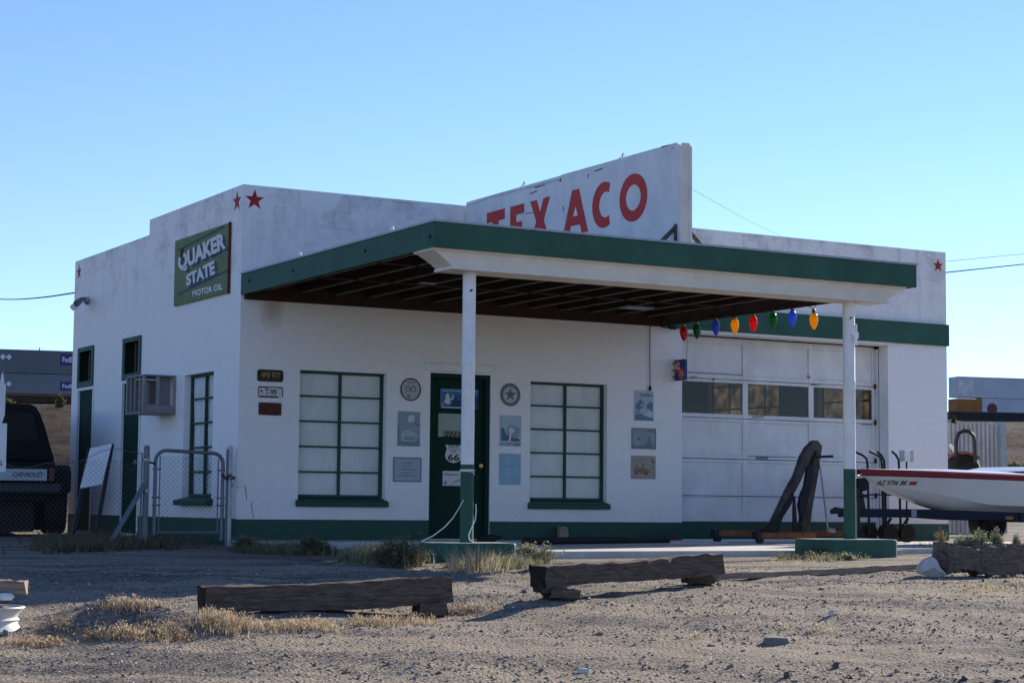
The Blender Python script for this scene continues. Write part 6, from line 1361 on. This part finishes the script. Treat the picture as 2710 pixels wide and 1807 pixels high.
for k, (u, wd, hh) in enumerate(((1930, 170, 95), (2040, 190, 115), (2170, 190, 115), (2290, 170, 100))):
    shrub("sage_shrub", ["leftmost of the four pale sage shrubs below the boat trailer", "second from the left of the four pale sage shrubs below the boat trailer", "third from the left of the four pale sage shrubs below the boat trailer", "rightmost of the four pale sage shrubs below the boat trailer"][k], a4(u, 162), wd/2.2, hh/2.58*1.35, [leafmat("pale_sage_a", (.22, .25, .19)) if k == 0 else bpy.data.materials["pale_sage_a"], sage[1], sage[0], sage[3]], 2.6, group="sage shrubs under the boat", lsize=.013)
shrub("sage_shrub", "brown dry weed at the far corner of the bay beside the boat trailer", z6(870, 1400), 40, 38, [straw[2], dweed[1], sage[1], sage[3]], .7, group=SG)
shrub("sage_shrub", "dark brown weed growing against the left of the right island", a4(990, 195), 110, 95/2.58, [dweed[1], dweed[2], sage[2], dweed[3]], 1.0, group=SG)
shrub("sage_shrub", "pale weed in front of the left end of the right island", a4(895, 205), 38, 60/2.58, [sage[1], sage[0], sage[1], sage[3]], .7, group=SG)
shrub("sage_shrub", "pale weed in front of the middle of the right island", a4(1165, 212), 60, 65/2.58, [sage[1], sage[0], straw[1], sage[3]], .9, group=SG)
# grass tuft before the left island
c = G(a3(960, 285)); lf = LF()
for i in range(420):
    rr = min(.26, abs(rng.normal())*.15); az = rng.uniform(0, 6.283); p_ = [c[0]+rr*math.cos(az), c[1]+rr*math.sin(az), c[2]-.01]; hh = rng.uniform(.10, .22)*(1.35 if rng.random() < .2 else 1); lf.blade(p_, hh, rng.uniform(.02, .12), .0035, int(rng.choice([1, 3, 0, 1])), az)
tag(leafmesh("grass_tuft", lf.V, lf.F, lf.M, straw), "upright tuft of tall dry grass in front of the left pump island", "grass tuft")
# bushes on the embankment and far trees
bush = [leafmat("desert_bush", (.12, .13, .055)), leafmat("desert_bush_pale", (.20, .20, .10)), leafmat("desert_bush_dark", (.055, .065, .03)), dweed[3]]
shrub("desert_bush", "small olive bush on the embankment just left of the side wall", a5(443, 560), 45*1.0, 50, bush, 2.0, "bush", "bushes on the embankment", 205, lsize=.13)
shrub("desert_bush", "olive bush on the embankment near the left edge, over the truck roof", a5(75, 540), 40, 48, bush, 1.8, "bush", "bushes on the embankment", 200, lsize=.13)
shrub("desert_bush", "wide olive bush at the right edge behind the boat", z6(1400, 860), 90, 52, bush, 2.4, "bush", "bushes on the embankment", 60, lsize=.045)
shrub("dark_tree", "narrow dark green tree beside the right container and the station wall", D_(2188, 972), 26, 110, [bush[2], leafmat("dark_tree_leaf", (.03, .045, .025)), bush[2], dweed[3]], 3.0, "tree", None, 150, lsize=.13)
# ground cover
def cover(name, label, regions, mats, picks, hr, wd, cat):
    lf = LF()
    for poly_uv, n_, hs, lean in regions:
        P = np.array([G(k)[:2] for k in poly_uv]); cx, cy = P.mean(0)
        # fan sampling of the quad
        for i in range(n_):
            w_ = rng.dirichlet(np.ones(len(P))*.75); x, y = (P*w_[:, None]).sum(0); x += rng.normal()*.05; y += rng.normal()*.05
            z = gzf(x, y); k_ = int(rng.integers(3, 8)); mi = int(rng.choice(picks))
            for j in range(k_):
                lf.blade([x+rng.normal()*.012, y+rng.normal()*.012, z-.004], rng.uniform(.35, 1.1)*hs, rng.uniform(.0, 1)*lean, wd, mi if rng.random() < .7 else int(rng.choice(picks)))
            if rng.random() < .25:
                for j in range(4): lf.leaf([x+rng.normal()*.01, y+rng.normal()*.01, z+hs*rng.uniform(.5, 1.2)], .008, .004, int(rng.choice(picks)))
    o = leafmesh(name, lf.V, lf.F, lf.M, mats); o["kind"] = "stuff"; return tag(o, label, cat)
cover("dry_grass", "short golden dry grass and weeds around the left foreground timber and mound",
 [([a2(530, 720), a2(900, 700), a2(1080, 765), a2(820, 770), a2(560, 740)], 380, .042, .05), ([a2(0, 805), a2(120, 770), a2(460, 745), a2(470, 790), a2(230, 810)], 260, .03, .04),
  ([a2(1330, 640), a2(1560, 590), a2(1800, 690), a2(1700, 730), a2(1400, 720)], 420, .062, .05), ([a2(1700, 680), a2(2100, 620), a2(2350, 660), a2(2350, 700), a2(1850, 720)], 380, .042, .05),
  ([a3(0, 640), a3(300, 630), a3(620, 640), a3(400, 680), a3(60, 680)], 240, .035, .04), ([a3(440, 640), a3(640, 600), a3(620, 655), a3(480, 660)], 60, .06, .04), ([a2(640, 545), a2(860, 520), a2(1200, 545), a2(900, 560)], 150, .045, .03), ([a2(300, 690), a2(420, 650), a2(500, 700)], 60, .03, .04),
  ([a2(1000, 690), a2(1250, 700), a2(1350, 770), a2(1080, 760)], 220, .04, .04), ([a3(620, 560), a3(1000, 530), a3(1100, 560), a3(760, 590)], 120, .028, .04)], straw, [0, 1, 1, 2, 2], None, .0022, "dry grass")
cover("scattered_weeds", "sparse dry weeds scattered over the gravel on the right",
 [([a4(1900, 400), a4(2350, 330), a4(2350, 440), a4(2000, 450)], 150, .03, .04), ([a4(900, 690), a4(1020, 680), a4(1010, 700)], 16, .03, .04), ([a4(440, 225), a4(820, 190), a4(1250, 215), a4(800, 245)], 70, .035, .04), ([a3(500, 285), a3(1300, 300), a3(1100, 320), a3(700, 300)], 110, .035, .04), ([a4(680, 665), a4(750, 660), a4(740, 680)], 10, .03, .03), ([a4(40, 735), a4(150, 740), a4(100, 765)], 14, .03, .03)], straw, [0, 1, 1, 3], None, .0022, "weeds")
cover("shaded_weeds", "brownish weeds along the foot of the chain link fence and gate",
 [([a2(0, 185), a2(0, 60), a2(700, 60), a2(1500, 95), a2(1550, 140), a2(800, 165)], 900, .15, .10), ([a2(200, 120), a2(700, 110), a2(720, 165), a2(300, 175)], 260, .15, .11), ([a2(1550, 150), a2(2300, 170), a2(2300, 195), a2(1600, 165)], 220, .07, .06)], dweed, [0, 1, 1, 2], None, .004, "weeds")
cover("slab_weeds", "low olive weeds straggling along the edge of the slab between gate post and island",
 [([a2(1560, 130), a2(1900, 120), a2(2350, 140), a2(2350, 190), a2(1620, 165)], 520, .12, .10), ([a3(0, 180), a3(300, 170), a3(700, 250), a3(500, 280), a3(0, 240)], 700, .15, .12), ([a3(720, 255), a3(1300, 235), a3(1480, 250), a3(1200, 295), a3(760, 290)], 700, .10, .09), ([a4(600, 195), a4(820, 185), a4(1280, 205), a4(1000, 225)], 320, .07, .06), ([z6(590, 1440), z6(900, 1400), z6(1437, 1480), z6(900, 1490)], 320, .07, .06)], sage, [0, 0, 1, 2, 3], None, .0035, "weeds")
# loose gravel stones, denser towards the camera
def stones(name, label, n_, smin, smax, tr, mats, power=2.2):
    base = np.array([(1,0,0),(-1,0,0),(0,1,0),(0,-1,0),(0,0,1),(0,0,-1)], float); tri = [(0,2,4),(2,1,4),(1,3,4),(3,0,4),(2,0,5),(1,2,5),(3,1,5),(0,3,5)]
    t_ = tr[0]+(tr[1]-tr[0])*rng.random(n_)**1.3; r_ = (rng.random(n_)*2-1)*.30*t_
    x = CAM[0]+t_*FW[0]+r_*RW[0]; y = CAM[1]+t_*FW[1]+r_*RW[1]; z = gz(x, y)
    # clump: keep by noise so that wheel tracks stay smooth
    keep = (np.sin(t_*4.3+.5*np.sin(r_*1.1))+.6*np.sin(t_*1.9+r_*.7+1)+rng.normal(size=n_)*1.0) > -.4
    x, y, z = x[keep], y[keep], z[keep]; n_ = len(x)
    s_ = smin+(smax-smin)*rng.random(n_)**power*1.0
    V = np.zeros((n_, 6, 3)); 
    sc = s_[:, None]*rng.uniform(.6, 1.35, (n_, 3)); sc[:, 2] *= .6
    V = base[None]*sc[:, None, :]*rng.uniform(.75, 1.2, (n_, 6, 1))+rng.normal(size=(n_, 6, 3))*s_[:, None, None]*.16
    an = rng.uniform(0, 6.28, n_); ca_, sa_ = np.cos(an)[:, None], np.sin(an)[:, None]
    X = V[:, :, 0]*ca_-V[:, :, 1]*sa_; Y = V[:, :, 0]*sa_+V[:, :, 1]*ca_
    V[:, :, 0], V[:, :, 1] = X, Y
    V += np.stack([x, y, z+sc[:, 2]*.25], -1)[:, None, :]
    F = (np.array(tri)[None]+6*np.arange(n_)[:, None, None]).reshape(-1, 3)
    me = bpy.data.meshes.new(name); me.from_pydata(V.reshape(-1, 3).tolist(), [], F.tolist())
    for m in mats: me.materials.append(m)
    me.polygons.foreach_set("material_index", np.repeat(rng.choice(len(mats), n_, p=[.40, .34, .20, .06]), 8).astype(np.int32)); me.update()
    o = bpy.data.objects.new(name, me); S.collection.objects.link(o); o["kind"] = "stuff"; return tag(o, label, "gravel")
gm_ = [flat("stone_grey", (.18, .16, .145), .9, .2), flat("stone_tan", (.28, .24, .20), .9, .2), flat("stone_dark", (.10, .088, .082), .9, .2), flat("stone_white", (.50, .48, .45), .9, .1)]
stones("gravel_stones", "loose angular gravel strewn over the foreground", 42000, .003, .013, (8.0, 18.0), gm_, 2.2)
stones("coarse_stones", "scattered larger stones on the foreground gravel", 700, .010, .028, (8.3, 15.5), gm_, 2.8)
# bits of timber scrap and named rocks
for lab, uv, wpx, hpx in (("pale flat rock at the bottom centre of the gravel", a3(1690, 985), 42, 12), ("grey flat rock in the right half of the foreground gravel", a4(660, 770), 90, 14), ("dark round stone low in the right foreground", a4(1065, 945), 22, 13), ("cream stone on the gravel right of the middle timber", a4(1035, 590), 20, 14), ("dark stone at the bottom edge right of the middle of the photo", a4(730, 1015), 24, 16), ("small grey stone on the gravel in front of the white wheel rim", a2(38, 735), 24, 16)):
    c = G(uv); k = np.dot(c[:2]-CAM[:2], FW)/FPX; rw, hh = wpx*k/2, hpx*k
    n_ = 9; V = []; F = []
    for j in range(n_): a = 6.283*j/n_; r0 = rng.uniform(.8, 1.1); V += [(c[0]+rw*r0*(RW[0]*math.cos(a)+.7*FW[0]*math.sin(a)), c[1]+rw*r0*(RW[1]*math.cos(a)+.7*FW[1]*math.sin(a)), c[2]-.02)]
    for j in range(n_): a = 6.283*j/n_+.2; r0 = rng.uniform(.5, .8); V += [(c[0]+rw*r0*(RW[0]*math.cos(a)+.7*FW[0]*math.sin(a)), c[1]+rw*r0*(RW[1]*math.cos(a)+.7*FW[1]*math.sin(a)), c[2]+hh*rng.uniform(.7, 1.05))]
    F = [(j, (j+1) % n_, n_+(j+1) % n_, n_+j) for j in range(n_)]+[tuple(range(n_, 2*n_))]
    q = MB(); q.add(V, F); tag(q.build("rock", gm_[3] if "pale" in lab or "cream" in lab else (gm_[2] if "dark" in lab else gm_[0]), None), lab, "rock")
